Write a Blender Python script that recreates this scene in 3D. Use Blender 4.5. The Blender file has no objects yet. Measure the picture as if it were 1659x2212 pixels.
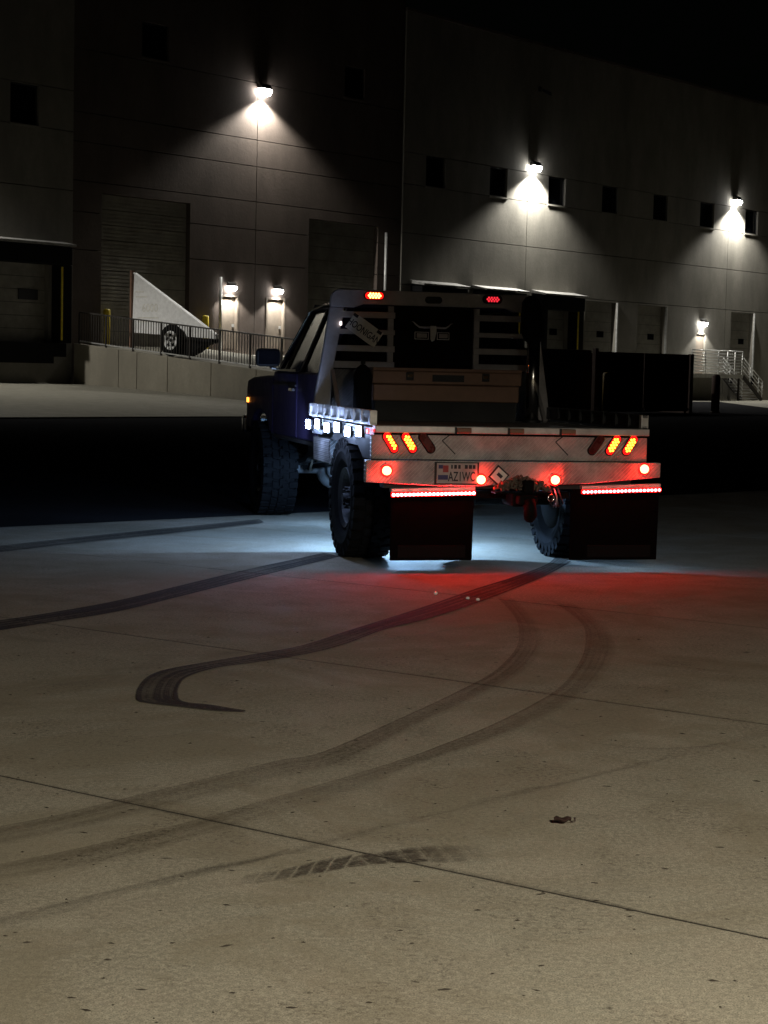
import bpy, bmesh, math, random
from mathutils import Vector, Matrix
random.seed(7)
scene = bpy.context.scene
col = scene.collection
R_ = math.radians

# ------------------------------------------------------------------ camera
cam_d = bpy.data.cameras.new('camera')
cam = bpy.data.objects.new('camera', cam_d); col.objects.link(cam)
fw = Vector((0.0, 0.99679493, -0.07999918)); rt = Vector((0.99974697, 0.00179953, 0.02242221)); up = Vector((-0.02249431, 0.07997894, 0.99654271))
m = Matrix.Identity(4)
for i in range(3):
    m[i][0] = rt[i]; m[i][1] = up[i]; m[i][2] = -fw[i]
m[2][3] = 1.49
cam.matrix_world = m
cam_d.sensor_fit = 'HORIZONTAL'; cam_d.sensor_width = 36.0; cam_d.lens = 36.0 * 3900 / 1659
cam_d.clip_start = 0.05; cam_d.clip_end = 3000
scene.camera = cam

# ------------------------------------------------------------------ night sky, faint moonlight
world = bpy.data.worlds.new('World'); scene.world = world; world.use_nodes = True
wn = world.node_tree.nodes; wl = world.node_tree.links
bg = wn['Background']; sky = wn.new('ShaderNodeTexSky'); sky.sky_type = 'NISHITA'
sky.sun_disc = False; sky.sun_elevation = R_(3); sky.sun_rotation = R_(160)
wl.new(sky.outputs[0], bg.inputs[0]); bg.inputs[1].default_value = 0.00025
sun_d = bpy.data.lights.new('moon_light', 'SUN'); sun_d.energy = 0.0015; sun_d.angle = R_(3); sun_d.color = (0.8, 0.88, 1)
sun = bpy.data.objects.new('moon_light', sun_d); col.objects.link(sun)
sun.rotation_euler = (R_(60), 0, R_(-160))
scene.view_settings.view_transform = 'Standard'; scene.view_settings.look = 'None'
scene.view_settings.exposure = 0.0; scene.view_settings.gamma = 1.0
scene.view_settings.use_curve_mapping = False
scene.render.engine = 'CYCLES'
cy = scene.cycles
cy.use_denoising = True
cy.max_bounces = 6; cy.diffuse_bounces = 3; cy.glossy_bounces = 3; cy.transparent_max_bounces = 12
cy.sample_clamp_indirect = 3.0; cy.caustics_reflective = False; cy.caustics_refractive = False
cy.use_light_tree = True

# ------------------------------------------------------------------ materials
MATS = {}
def nodes_of(name):
    mt = bpy.data.materials.new(name); mt.use_nodes = True
    nt = mt.node_tree
    return mt, nt, nt.nodes['Principled BSDF']
def N(nt, kind, **kw):
    n = nt.nodes.new(kind)
    for k, v in kw.items():
        if hasattr(n, k): setattr(n, k, v)
        else: n.inputs[k].default_value = v
    return n
def ramp(nt, fac, stops):
    r = nt.nodes.new('ShaderNodeValToRGB')
    els = r.color_ramp.elements
    while len(els) < len(stops): els.new(0.5)
    for e, (p, c) in zip(els, stops):
        e.position = p; e.color = (c[0], c[1], c[2], 1) if hasattr(c, '__len__') else (c, c, c, 1)
    nt.links.new(fac, r.inputs[0])
    return r
def mix(nt, fac, a, b, mode='MIX'):
    n = nt.nodes.new('ShaderNodeMix'); n.data_type = 'RGBA'; n.blend_type = mode
    for s, v in ((0, fac), (6, a), (7, b)):
        if hasattr(v, 'is_linked') or hasattr(v, 'links'): nt.links.new(v, n.inputs[s])
        elif s == 0: n.inputs[0].default_value = v
        else: n.inputs[s].default_value = (*v, 1)
    return n.outputs[2]
def mth(nt, op, a, b=None, clamp=False):
    n = nt.nodes.new('ShaderNodeMath'); n.operation = op; n.use_clamp = clamp
    for s, v in ((0, a), (1, b)):
        if v is None: continue
        if hasattr(v, 'links'): nt.links.new(v, n.inputs[s])
        else: n.inputs[s].default_value = v
    return n.outputs[0]
def plain(name, c, rough=0.6, metal=0.0, var=0.25, scale=6.0, bump=0.0, bscale=60.0, coat=0.0, spec=0.5, emit=None, es=0.0):
    mt, nt, b = nodes_of(name)
    b.inputs['Roughness'].default_value = rough; b.inputs['Metallic'].default_value = metal
    b.inputs['Specular IOR Level'].default_value = spec
    b.inputs['Coat Weight'].default_value = coat
    tc = N(nt, 'ShaderNodeTexCoord')
    nz = N(nt, 'ShaderNodeTexNoise', Scale=scale, Detail=5.0, Roughness=0.65)
    nt.links.new(tc.outputs['Object'], nz.inputs['Vector'])
    lo = [x * (1 - var) for x in c]; hi = [min(1, x * (1 + var)) for x in c]
    r = ramp(nt, nz.outputs[0], [(0.3, lo), (0.7, hi)])
    nt.links.new(r.outputs[0], b.inputs['Base Color'])
    rr = ramp(nt, nz.outputs[0], [(0.3, max(0.03, rough - 0.08)), (0.7, min(1, rough + 0.1))])
    nt.links.new(rr.outputs[0], b.inputs['Roughness'])
    if bump:
        n2 = N(nt, 'ShaderNodeTexNoise', Scale=bscale, Detail=4.0)
        nt.links.new(tc.outputs['Object'], n2.inputs['Vector'])
        bp = N(nt, 'ShaderNodeBump', Strength=bump, Distance=0.01)
        nt.links.new(n2.outputs[0], bp.inputs['Height']); nt.links.new(bp.outputs[0], b.inputs['Normal'])
    if emit:
        b.inputs['Emission Color'].default_value = (*emit, 1); b.inputs['Emission Strength'].default_value = es
    MATS[name] = mt
    return mt
def emis(name, c, s, base=(0.05, 0.01, 0.01)):
    mt, nt, b = nodes_of(name)
    b.inputs['Base Color'].default_value = (*base, 1); b.inputs['Roughness'].default_value = 0.25
    b.inputs['Emission Color'].default_value = (*c, 1); b.inputs['Emission Strength'].default_value = s
    MATS[name] = mt
    return mt

def concrete_floor(name, base, dark, speck=True, joints=False):
    mt, nt, b = nodes_of(name); L = nt.links
    g = N(nt, 'ShaderNodeNewGeometry'); P = g.outputs['Position']
    def nz(s, d=6.0, r=0.6, dist=0.0):
        n = N(nt, 'ShaderNodeTexNoise', Scale=s, Detail=d, Roughness=r, Distortion=dist); L.new(P, n.inputs['Vector']); return n.outputs[0]
    big = nz(0.35, 5, 0.6, 0.4); mid = nz(2.3, 6, 0.65); fine = nz(55, 3, 0.7); grit = nz(210, 3, 0.75)
    c = mix(nt, ramp(nt, big, [(0.3, 0.0), (0.7, 1.0)]).outputs[0], tuple(x * 0.80 for x in base), tuple(x * 1.10 for x in base))
    tone = nz(1.4, 4, 0.6, 0.8)
    c = mix(nt, ramp(nt, tone, [(0.40, 0.0), (0.62, 0.55)]).outputs[0], c, (base[0] * 0.86, base[1] * 0.95, base[2] * 0.98))
    c = mix(nt, ramp(nt, nz(3.7, 4, 0.6, 0.5), [(0.48, 0.0), (0.70, 0.5)]).outputs[0], c, (base[0] * 1.08, base[1] * 0.97, base[2] * 0.98))
    c = mix(nt, ramp(nt, mid, [(0.38, 0.0), (0.68, 0.85)]).outputs[0], c, tuple(x * 0.66 for x in base))
    c = mix(nt, ramp(nt, fine, [(0.38, 0.0), (0.62, 0.8)]).outputs[0], c, tuple(x * 1.38 for x in base))
    c = mix(nt, ramp(nt, grit, [(0.47, 0.0), (0.62, 0.9)]).outputs[0], c, tuple(x * 0.42 for x in base))
    if speck:
        # dark oil spots and chips, stretched a little along the sweeping direction
        mp = N(nt, 'ShaderNodeMapping'); mp.inputs['Scale'].default_value = (0.55, 1.0, 1.0); mp.inputs['Rotation'].default_value = (0, 0, 0.5)
        L.new(P, mp.inputs['Vector'])
        v = N(nt, 'ShaderNodeTexVoronoi', Scale=7.0, Randomness=1.0); L.new(mp.outputs[0], v.inputs['Vector'])
        wob = mth(nt, 'ADD', v.outputs['Distance'], mth(nt, 'MULTIPLY', mth(nt, 'SUBTRACT', nz(38, 5, 0.75), 0.5), 0.42))
        sel = N(nt, 'ShaderNodeSeparateColor'); L.new(v.outputs['Color'], sel.inputs[0])
        size = mth(nt, 'MULTIPLY', mth(nt, 'POWER', sel.outputs[0], 6.0), 0.10)
        spot = mth(nt, 'MULTIPLY', mth(nt, 'SUBTRACT', size, wob), 30.0, True)
        c = mix(nt, mth(nt, 'MULTIPLY', spot, 0.62), c, dark)
        blot = nz(0.75, 6, 0.7, 0.9)
        c = mix(nt, ramp(nt, blot, [(0.46, 0.0), (0.58, 0.5)]).outputs[0], c, (base[0] * 0.62, base[1] * 0.58, base[2] * 0.50))
        patch = ramp(nt, nz(1.7, 5, 0.65, 1.5), [(0.50, 0.0), (0.64, 1.0)]).outputs[0]
        flk = ramp(nt, nz(48, 4, 0.8), [(0.52, 0.0), (0.60, 1.0)]).outputs[0]
        c = mix(nt, mth(nt, 'MULTIPLY', mth(nt, 'MULTIPLY', patch, flk), 0.6), c, dark)
        st = nz(1.1, 7, 0.72, 1.2)
        stf = ramp(nt, st, [(0.55, 0.0), (0.74, 0.5)])
        c = mix(nt, stf.outputs[0], c, tuple(x * 0.42 for x in base))
    L.new(c, b.inputs['Base Color'])
    rr = ramp(nt, mid, [(0.3, 0.72), (0.7, 0.95)]); L.new(rr.outputs[0], b.inputs['Roughness'])
    b.inputs['Specular IOR Level'].default_value = 0.0 if name == 'asphalt' else 0.12
    h = mth(nt, 'ADD', mth(nt, 'MULTIPLY', fine, 0.6), mth(nt, 'MULTIPLY', grit, 0.35))
    bp = N(nt, 'ShaderNodeBump', Strength=0.55, Distance=0.006); L.new(h, bp.inputs['Height']); L.new(bp.outputs[0], b.inputs['Normal'])
    MATS[name] = mt
    return mt

def wall_concrete(name, base):
    mt, nt, b = nodes_of(name); L = nt.links
    tc = N(nt, 'ShaderNodeTexCoord')
    g = N(nt, 'ShaderNodeNewGeometry'); P = g.outputs['Position']
    mp = N(nt, 'ShaderNodeMapping'); mp.inputs['Scale'].default_value = (0.7, 0.7, 0.30); L.new(P, mp.inputs['Vector'])
    n1 = N(nt, 'ShaderNodeTexNoise', Scale=0.9, Detail=7.0, Roughness=0.68); L.new(mp.outputs[0], n1.inputs['Vector'])
    n2 = N(nt, 'ShaderNodeTexNoise', Scale=9.0, Detail=5.0, Roughness=0.7); L.new(P, n2.inputs['Vector'])
    c = mix(nt, ramp(nt, n1.outputs[0], [(0.35, 0.0), (0.66, 1.0)]).outputs[0], tuple(x * 0.74 for x in base), tuple(x * 1.10 for x in base))
    c = mix(nt, ramp(nt, n2.outputs[0], [(0.4, 0.0), (0.75, 0.45)]).outputs[0], c, tuple(x * 0.7 for x in base))
    L.new(c, b.inputs['Base Color']); b.inputs['Roughness'].default_value = 0.9; b.inputs['Specular IOR Level'].default_value = 0.2
    bp = N(nt, 'ShaderNodeBump', Strength=0.35, Distance=0.02); L.new(n2.outputs[0], bp.inputs['Height']); L.new(bp.outputs[0], b.inputs['Normal'])
    MATS[name] = mt

def diamond_plate(name, c, rough, metal, scale=30.0):
    mt, nt, b = nodes_of(name); L = nt.links
    tc = N(nt, 'ShaderNodeTexCoord')
    mp = N(nt, 'ShaderNodeMapping'); mp.inputs['Rotation'].default_value = (0, R_(45), 0); L.new(tc.outputs['Object'], mp.inputs['Vector'])
    w1 = N(nt, 'ShaderNodeTexWave', Scale=scale, Distortion=0.0); w1.bands_direction = 'X'; L.new(mp.outputs[0], w1.inputs['Vector'])
    w2 = N(nt, 'ShaderNodeTexWave', Scale=scale * 0.5, Distortion=0.0); w2.bands_direction = 'Z'; L.new(mp.outputs[0], w2.inputs['Vector'])
    hh = mth(nt, 'MULTIPLY', w1.outputs[1], w2.outputs[1])
    nz = N(nt, 'ShaderNodeTexNoise', Scale=4.0, Detail=7.0, Roughness=0.7); L.new(tc.outputs['Object'], nz.inputs['Vector'])
    cc = mix(nt, ramp(nt, nz.outputs[0], [(0.35, 0.0), (0.7, 1.0)]).outputs[0], tuple(x * 0.40 for x in c), tuple(x * 1.20 for x in c))
    cc = mix(nt, mth(nt, 'MULTIPLY', hh, 0.5), cc, tuple(min(1, x * 1.35) for x in c))
    L.new(cc, b.inputs['Base Color'])
    rr = ramp(nt, nz.outputs[0], [(0.3, rough - 0.1), (0.7, rough + 0.12)]); L.new(rr.outputs[0], b.inputs['Roughness'])
    b.inputs['Metallic'].default_value = metal
    bp = N(nt, 'ShaderNodeBump', Strength=0.8, Distance=0.004); L.new(hh, bp.inputs['Height']); L.new(bp.outputs[0], b.inputs['Normal'])
    MATS[name] = mt

def mark_mat(name, strength, streaks, tint, blocks=0.0, soft=0.08, floor=0.3, stripes=0.0, prof=None):
    mt, nt, b = nodes_of(name); L = nt.links
    uv = N(nt, 'ShaderNodeUVMap'); sp = N(nt, 'ShaderNodeSeparateXYZ'); L.new(uv.outputs[0], sp.inputs[0])
    u, v = sp.outputs[0], sp.outputs[1]
    edge = mth(nt, 'MULTIPLY', mth(nt, 'MINIMUM', v, mth(nt, 'SUBTRACT', 1.0, v)), 1.0 / soft, True)
    if prof: edge = ramp(nt, v, prof).outputs[0]
    cmb = N(nt, 'ShaderNodeCombineXYZ'); L.new(mth(nt, 'MULTIPLY', u, 0.35), cmb.inputs[0]); L.new(mth(nt, 'MULTIPLY', v, streaks), cmb.inputs[1])
    ns = N(nt, 'ShaderNodeTexNoise', Scale=1.0, Detail=3.0, Roughness=0.6); L.new(cmb.outputs[0], ns.inputs['Vector'])
    g = N(nt, 'ShaderNodeNewGeometry')
    nf = N(nt, 'ShaderNodeTexNoise', Scale=42.0, Detail=6.0, Roughness=0.85); L.new(g.outputs['Position'], nf.inputs['Vector'])
    nl = N(nt, 'ShaderNodeTexNoise', Scale=0.9, Detail=3.0); L.new(g.outputs['Position'], nl.inputs['Vector'])
    a = mth(nt, 'MULTIPLY', edge, ramp(nt, ns.outputs[0], [(0.30, floor), (0.60, 1.0)]).outputs[0])
    a = mth(nt, 'MULTIPLY', a, ramp(nt, nf.outputs[0], [(0.34, floor), (0.58, 1.0)]).outputs[0])
    a = mth(nt, 'MULTIPLY', a, ramp(nt, nl.outputs[0], [(0.34, 0.5), (0.62, 1.0)]).outputs[0])
    if blocks:
        saw = mth(nt, 'FRACT', mth(nt, 'ADD', mth(nt, 'MULTIPLY', u, blocks), mth(nt, 'MULTIPLY', v, 0.7)))
        a = mth(nt, 'MULTIPLY', a, ramp(nt, saw, [(0.1, 0.15), (0.25, 1.0)]).outputs[0])
    if stripes:
        sn = mth(nt, 'SINE', mth(nt, 'MULTIPLY', v, stripes * 6.283))
        a = mth(nt, 'MULTIPLY', a, ramp(nt, mth(nt, 'ADD', mth(nt, 'MULTIPLY', sn, 0.5), 0.5), [(0.12, 0.72), (0.4, 1.0)]).outputs[0])
    # fade at both ends
    a = mth(nt, 'MULTIPLY', a, mth(nt, 'MULTIPLY', mth(nt, 'MINIMUM', u, 9.0), 3.0, True))
    a = mth(nt, 'MULTIPLY', a, strength, True)
    b.inputs['Base Color'].default_value = (*tint, 1); b.inputs['Roughness'].default_value = 0.85
    L.new(a, b.inputs['Alpha'])
    MATS[name] = mt

concrete_floor('yard_concrete', (0.36, 0.328, 0.262), (0.045, 0.035, 0.028))
concrete_floor('apron_concrete', (0.26, 0.245, 0.20), (0.06, 0.05, 0.04), False)
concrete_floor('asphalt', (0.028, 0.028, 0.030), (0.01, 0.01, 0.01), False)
plain('joint_filler', (0.02, 0.017, 0.013), 0.95)
wall_concrete('wall_grey', (0.27, 0.255, 0.22))
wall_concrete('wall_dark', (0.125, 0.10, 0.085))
wall_concrete('wall_ramp', (0.30, 0.275, 0.22))
plain('window_glass', (0.006, 0.007, 0.010), 0.15, spec=0.3, var=0.1)
plain('frame_dark', (0.02, 0.02, 0.022), 0.5)
plain('door_steel', (0.30, 0.285, 0.245), 0.6, scale=2.0, bump=0.1)
plain('door_tan', (0.21, 0.175, 0.14), 0.65, scale=2.0)
plain('rubber_black', (0.008, 0.008, 0.009), 0.85, bump=0.3, spec=0.15)
plain('canopy_metal', (0.45, 0.44, 0.42), 0.45, metal=0.3)
plain('galvanised', (0.52, 0.52, 0.50), 0.45, metal=0.4)
plain('rail_dark', (0.05, 0.045, 0.04), 0.5, metal=0.3)
plain('yellow_paint', (0.80, 0.60, 0.03), 0.5, bump=0.1)
plain('yellow_dull', (0.16, 0.10, 0.012), 0.6)
plain('brown_paint', (0.10, 0.06, 0.045), 0.7, bump=0.15)
plain('brown_dark', (0.075, 0.045, 0.034), 0.7)
plain('white_paint', (0.90, 0.89, 0.88), 0.5, var=0.12, bump=0.1)
plain('kerb_white', (0.75, 0.73, 0.68), 0.7, var=0.15)
plain('lamp_bronze', (0.03, 0.028, 0.025), 0.5)
plain('lamp_pole_paint', (0.10, 0.10, 0.10), 0.5)
emis('lamp_lens', (1.0, 0.98, 0.95), 60.0, (0.8, 0.8, 0.8))
plain('truck_paint', (0.030, 0.023, 0.062), 0.5, var=0.08, spec=0.12)
plain('skirt_grey', (0.035, 0.035, 0.04), 0.6)
plain('chain_rust', (0.12, 0.09, 0.07), 0.7, var=0.4)
plain('hitch_black', (0.004, 0.004, 0.004), 0.8, spec=0.1)
plain('trim_black', (0.010, 0.010, 0.011), 0.55)
plain('frame_black', (0.012, 0.012, 0.013), 0.6, bump=0.2)
plain('auto_glass', (0.006, 0.006, 0.008), 0.12, var=0.1, spec=0.2)
plain('chrome', (0.75, 0.74, 0.72), 0.14, metal=1.0, var=0.08)
plain('cast_metal', (0.38, 0.39, 0.40), 0.45, metal=0.5, bump=0.3)
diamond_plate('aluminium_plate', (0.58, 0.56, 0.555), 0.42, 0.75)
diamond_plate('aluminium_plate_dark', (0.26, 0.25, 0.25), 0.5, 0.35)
plain('aluminium', (0.74, 0.72, 0.71), 0.42, metal=0.7, var=0.18, scale=9)
plain('aluminium_rack', (0.42, 0.40, 0.40), 0.5, metal=0.4, var=0.18, scale=9)
plain('tool_box_metal', (0.27, 0.155, 0.105), 0.5, metal=0.2, var=0.2)
plain('tyre_rubber', (0.0045, 0.0045, 0.005), 0.85, bump=0.25, spec=0.1)
plain('rim_metal', (0.03, 0.03, 0.032), 0.5, metal=0.6)
plain('mud_rubber', (0.0014, 0.0012, 0.0012), 0.9, bump=0.2, bscale=20, spec=0.05)
plain('plate_white', (0.80, 0.78, 0.72), 0.5, var=0.15)
plain('plate_dull', (0.44, 0.40, 0.385), 0.5, var=0.2)
plain('plate_ink', (0.02, 0.02, 0.03), 0.6)
plain('plate_blue', (0.05, 0.05, 0.16), 0.6)
plain('plate_red', (0.35, 0.05, 0.05), 0.6)
plain('lens_off', (0.09, 0.012, 0.010), 0.25, coat=0.5)
emis('lens_red_lit', (1.0, 0.010, 0.008), 1.5, (0.4, 0.01, 0.01))
emis('led_amber', (1.0, 0.60, 0.03), 7.0)
emis('led_amber_rack', (1.0, 0.34, 0.06), 16.0)
emis('led_red_dim', (1.0, 0.03, 0.05), 1.3)
emis('led_red', (1.0, 0.022, 0.024), 290.0)
emis('led_red_weak', (1.0, 0.022, 0.024), 110.0)
emis('stop_red', (1.0, 0.020, 0.008), 115.0)
emis('led_white', (0.45, 0.62, 1.0), 75.0, (0.7, 0.7, 0.7))
emis('rock_white', (0.72, 0.84, 1.0), 30.0, (0.7, 0.7, 0.7))
emis('led_white_dim', (1.0, 0.85, 0.85), 2.0)
emis('marker_amber', (1.0, 0.30, 0.04), 4.0)
emis('marker_red', (1.0, 0.03, 0.03), 8.0)
plain('leaf_brown', (0.028, 0.010, 0.007), 0.7)
plain('debris_dark', (0.045, 0.035, 0.026), 0.9)
plain('chip_white', (0.85, 0.84, 0.8), 0.15)
mark_mat('skid_dark', 1.9, 11.0, (0.016, 0.011, 0.007), floor=0.45, stripes=4.5, prof=[(0.0, 0.0), (0.03, 1.0), (0.13, 0.72), (0.85, 0.72), (0.96, 1.0), (1.0, 0.0)])
mark_mat('skid_light', 0.72, 6.0, (0.085, 0.062, 0.032), prof=[(0.0, 0.0), (0.025, 1.0), (0.12, 0.75), (0.7, 0.6), (1.0, 0.0)])
mark_mat('skid_thin', 0.6, 2.0, (0.04, 0.03, 0.02), soft=0.5)
mark_mat('joint_stain_thin', 0.6, 1.5, (0.03, 0.026, 0.02), soft=0.5)
mark_mat('joint_stain_wide', 0.38, 1.2, (0.05, 0.045, 0.036), soft=0.5)
mark_mat('tread_print', 1.15, 6.0, (0.045, 0.036, 0.026), 15.0, soft=0.15, floor=0.05)

# ------------------------------------------------------------------ mesh builder
class MB:
    def __init__(s): s.v = []; s.f = []
    def add(s, vs, fs):
        o = len(s.v); s.v += [tuple(p) for p in vs]; s.f += [tuple(i + o for i in f) for f in fs]; return s
    def box(s, x0, x1, y0, y1, z0, z1):
        return s.add([(x0, y0, z0), (x1, y0, z0), (x1, y1, z0), (x0, y1, z0), (x0, y0, z1), (x1, y0, z1), (x1, y1, z1), (x0, y1, z1)],
                     [(3, 2, 1, 0), (4, 5, 6, 7), (0, 1, 5, 4), (1, 2, 6, 5), (2, 3, 7, 6), (3, 0, 4, 7)])
    def hexa(s, p): return s.add(p, [(3, 2, 1, 0), (4, 5, 6, 7), (0, 1, 5, 4), (1, 2, 6, 5), (2, 3, 7, 6), (3, 0, 4, 7)])
    def obox(s, c, ax, half):
        c = Vector(c); a = [Vector(q).normalized() * h for q, h in zip(ax, half)]
        vs = [c + a[0] * i + a[1] * j + a[2] * k for k in (-1, 1) for i, j in ((-1, -1), (1, -1), (1, 1), (-1, 1))]
        return s.hexa(vs)
    def bar(s, p, q, w, h):
        p, q = Vector(p), Vector(q); d = (q - p)
        side = d.cross(Vector((0, 0, 1)))
        if side.length < 1e-6: side = Vector((1, 0, 0))
        side.normalize(); upv = side.cross(d).normalized()
        return s.obox((p + q) / 2, (d, side, upv), (d.length / 2, w / 2, h / 2))
    def prism(s, pts, axis, a0, a1):
        def mk(p, a):
            return {'x': (a, p[0], p[1]), 'y': (p[0], a, p[1]), 'z': (p[0], p[1], a)}[axis]
        n = len(pts); vs = [mk(p, a0) for p in pts] + [mk(p, a1) for p in pts]
        fs = [tuple(range(n - 1, -1, -1)), tuple(range(n, 2 * n))] + [(i, (i + 1) % n, n + (i + 1) % n, n + i) for i in range(n)]
        return s.add(vs, fs)
    def cyl(s, p, q, r, r2=None, n=16, cap=True):
        r2 = r if r2 is None else r2
        p, q = Vector(p), Vector(q); d = (q - p).normalized()
        a = d.orthogonal().normalized(); b = d.cross(a)
        vs = []
        for c, rr in ((p, r), (q, r2)):
            for i in range(n):
                t = 2 * math.pi * i / n; vs.append(c + a * (rr * math.cos(t)) + b * (rr * math.sin(t)))
        fs = [(i, (i + 1) % n, n + (i + 1) % n, n + i) for i in range(n)]
        if cap: fs += [tuple(range(n - 1, -1, -1)), tuple(range(n, 2 * n))]
        return s.add(vs, fs)
    def tube(s, path, r, n=8):
        path = [Vector(p) for p in path]; rs = r if hasattr(r, '__len__') else [r] * len(path)
        rings = []; ref = None
        for i, p in enumerate(path):
            d = (path[min(i + 1, len(path) - 1)] - path[max(i - 1, 0)]).normalized()
            if ref is None: ref = d.orthogonal()
            a = (ref - d * ref.dot(d)).normalized(); ref = a; b = d.cross(a)
            rings.append([p + a * (rs[i] * math.cos(2 * math.pi * k / n)) + b * (rs[i] * math.sin(2 * math.pi * k / n)) for k in range(n)])
        vs = [q for rg in rings for q in rg]; fs = []
        for i in range(len(rings) - 1):
            for k in range(n): fs.append((i * n + k, i * n + (k + 1) % n, (i + 1) * n + (k + 1) % n, (i + 1) * n + k))
        fs += [tuple(range(n - 1, -1, -1)), tuple(range((len(rings) - 1) * n, len(rings) * n))]
        return s.add(vs, fs)
    def lathe(s, prof, c, axis, n=32):      # prof: (along axis, radius)
        c = Vector(c); d = Vector(axis).normalized(); a = d.orthogonal().normalized(); b = d.cross(a)
        vs = []; m_ = len(prof)
        for i in range(n):
            t = 2 * math.pi * i / n; e = a * math.cos(t) + b * math.sin(t)
            for h, r in prof: vs.append(c + d * h + e * r)
        fs = []
        for i in range(n):
            for k in range(m_ - 1): fs.append((i * m_ + k, ((i + 1) % n) * m_ + k, ((i + 1) % n) * m_ + k + 1, i * m_ + k + 1))
        return s.add(vs, fs)
    def torus(s, c, nrm, R, r, n=10, k=6, squash=1.0, along=None):
        c = Vector(c); d = Vector(nrm).normalized(); a = Vector(along).normalized() if along else d.orthogonal().normalized()
        a = (a - d * a.dot(d)).normalized(); b = d.cross(a); vs = []; fs = []
        for i in range(n):
            t = 2 * math.pi * i / n; e = a * math.cos(t) + b * math.sin(t)
            ctr = c + a * (R * math.cos(t)) + b * (R * squash * math.sin(t))
            for j in range(k):
                w = 2 * math.pi * j / k; vs.append(ctr + e * (r * math.cos(w)) + d * (r * math.sin(w)))
        for i in range(n):
            for j in range(k): fs.append((i * k + j, ((i + 1) % n) * k + j, ((i + 1) % n) * k + (j + 1) % k, i * k + (j + 1) % k))
        return s.add(vs, fs)
    def ball(s, c, rx, ry, rz, n=12, k=8):
        vs = []; fs = []
        for j in range(k + 1):
            ph = math.pi * j / k
            for i in range(n):
                t = 2 * math.pi * i / n
                vs.append((c[0] + rx * math.sin(ph) * math.cos(t), c[1] + ry * math.sin(ph) * math.sin(t), c[2] + rz * math.cos(ph)))
        for j in range(k):
            for i in range(n): fs.append((j * n + i, (j + 1) * n + i, (j + 1) * n + (i + 1) % n, j * n + (i + 1) % n))
        return s.add(vs, fs)
    def build(s, name, mat, parent=None, bevel=0.0, smooth=False, org=(0, 0, 0), segs=2):
        me = bpy.data.meshes.new(name)
        me.from_pydata([(x - org[0], y - org[1], z - org[2]) for x, y, z in s.v], [], s.f)
        bm = bmesh.new(); bm.from_mesh(me)
        bmesh.ops.remove_doubles(bm, verts=bm.verts, dist=1e-6) if smooth else None
        bmesh.ops.recalc_face_normals(bm, faces=bm.faces)
        bm.to_mesh(me); bm.free()
        me.materials.append(MATS[mat])
        o = bpy.data.objects.new(name, me); col.objects.link(o)
        if parent: o.parent = parent
        if smooth:
            for p in me.polygons: p.use_smooth = True
        if bevel:
            md = o.modifiers.new('bevel', 'BEVEL'); md.width = bevel; md.segments = segs; md.limit_method = 'ANGLE'; md.angle_limit = R_(35)
        return o

def tag(o, label, cat, group=None):
    o['label'] = label; o['category'] = cat
    if group: o['group'] = group
    return o
def struct(o): o['kind'] = 'structure'; return o
def empty(name, loc, rz=0.0, parent=None):
    o = bpy.data.objects.new(name, None); o.empty_display_size = 0.2; col.objects.link(o)
    o.location = loc; o.rotation_euler = (0, 0, rz)
    if parent: o.parent = parent
    return o
def text_obj(name, body, size, mat, parent, mtx, extrude=0.002, sx=1.0):
    cu = bpy.data.curves.new(name, 'FONT'); cu.body = body; cu.size = size; cu.extrude = extrude; cu.align_x = 'CENTER'; cu.align_y = 'CENTER'
    cu.offset = size * 0.012; cu.resolution_u = 4
    t = bpy.data.objects.new(name + '_tmp', cu); col.objects.link(t)
    dg = bpy.context.evaluated_depsgraph_get()
    me = bpy.data.meshes.new_from_object(t.evaluated_get(dg)); me.name = name
    bpy.data.objects.remove(t); bpy.data.curves.remove(cu)
    me.materials.clear(); me.materials.append(MATS[mat])
    me.transform(mtx @ Matrix.Diagonal((sx, 1, 1, 1)))
    o = bpy.data.objects.new(name, me); col.objects.link(o); o.parent = parent
    return o

# ------------------------------------------------------------------ ground
G_ = MB().add([(-500, -60, -0.0007), (500, -60, -0.0007), (500, 700, -0.0007), (-500, 700, -0.0007)], [(0, 1, 2, 3)]).build('ground', 'joint_filler')
struct(G_)
# concrete yard slabs, laid in a slightly skewed grid of about 2.8 m
Ld = Vector((0.819, -0.574, 0)); Wd = Vector((0.682, 0.731, 0)); O_ = Vector((-0.17, 5.54, 0))
SL, SW, GAPL, GAPW = 2.84, 2.80, 0.0016, 0.011
slab_mesh = None
for i in range(-9, 12):
    for j in range(-8, 10):
        c = O_ + Ld * (i * SL + SL / 2) + Wd * (j * SW + SW / 2)
        if not (-4.5 < c.y < 26 and abs(c.x) < 7.0 + 0.20 * max(c.y, 0) and c.y < 26 + 0.5 * c.x): continue
        if slab_mesh is None:
            a, b = Ld * (SL / 2 - GAPL / 2), Wd * (SW / 2 - GAPW / 2)
            pts = [-a - b, a - b, a + b, -a + b]
            mb = MB()
            vs = [(p.x, p.y, z) for z in (-0.045, 0.0) for p in pts]
            mb.hexa(vs)
            o = mb.build('slab', 'yard_concrete', G_); slab_mesh = o.data
        else:
            o = bpy.data.objects.new('slab', slab_mesh); col.objects.link(o); o.parent = G_
        o.location = (c.x, c.y, 0.0)

def sheet(name, pts, z, mat, parent=None):
    n = len(pts)
    return MB().add([(x, y, z) for x, y in pts], [tuple(range(n))]).build(name, mat, parent)
# dark asphalt lane between the yard slabs and the warehouse apron
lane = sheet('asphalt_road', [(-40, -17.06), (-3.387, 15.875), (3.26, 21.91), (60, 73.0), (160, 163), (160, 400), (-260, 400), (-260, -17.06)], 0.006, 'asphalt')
struct(lane)

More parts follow.
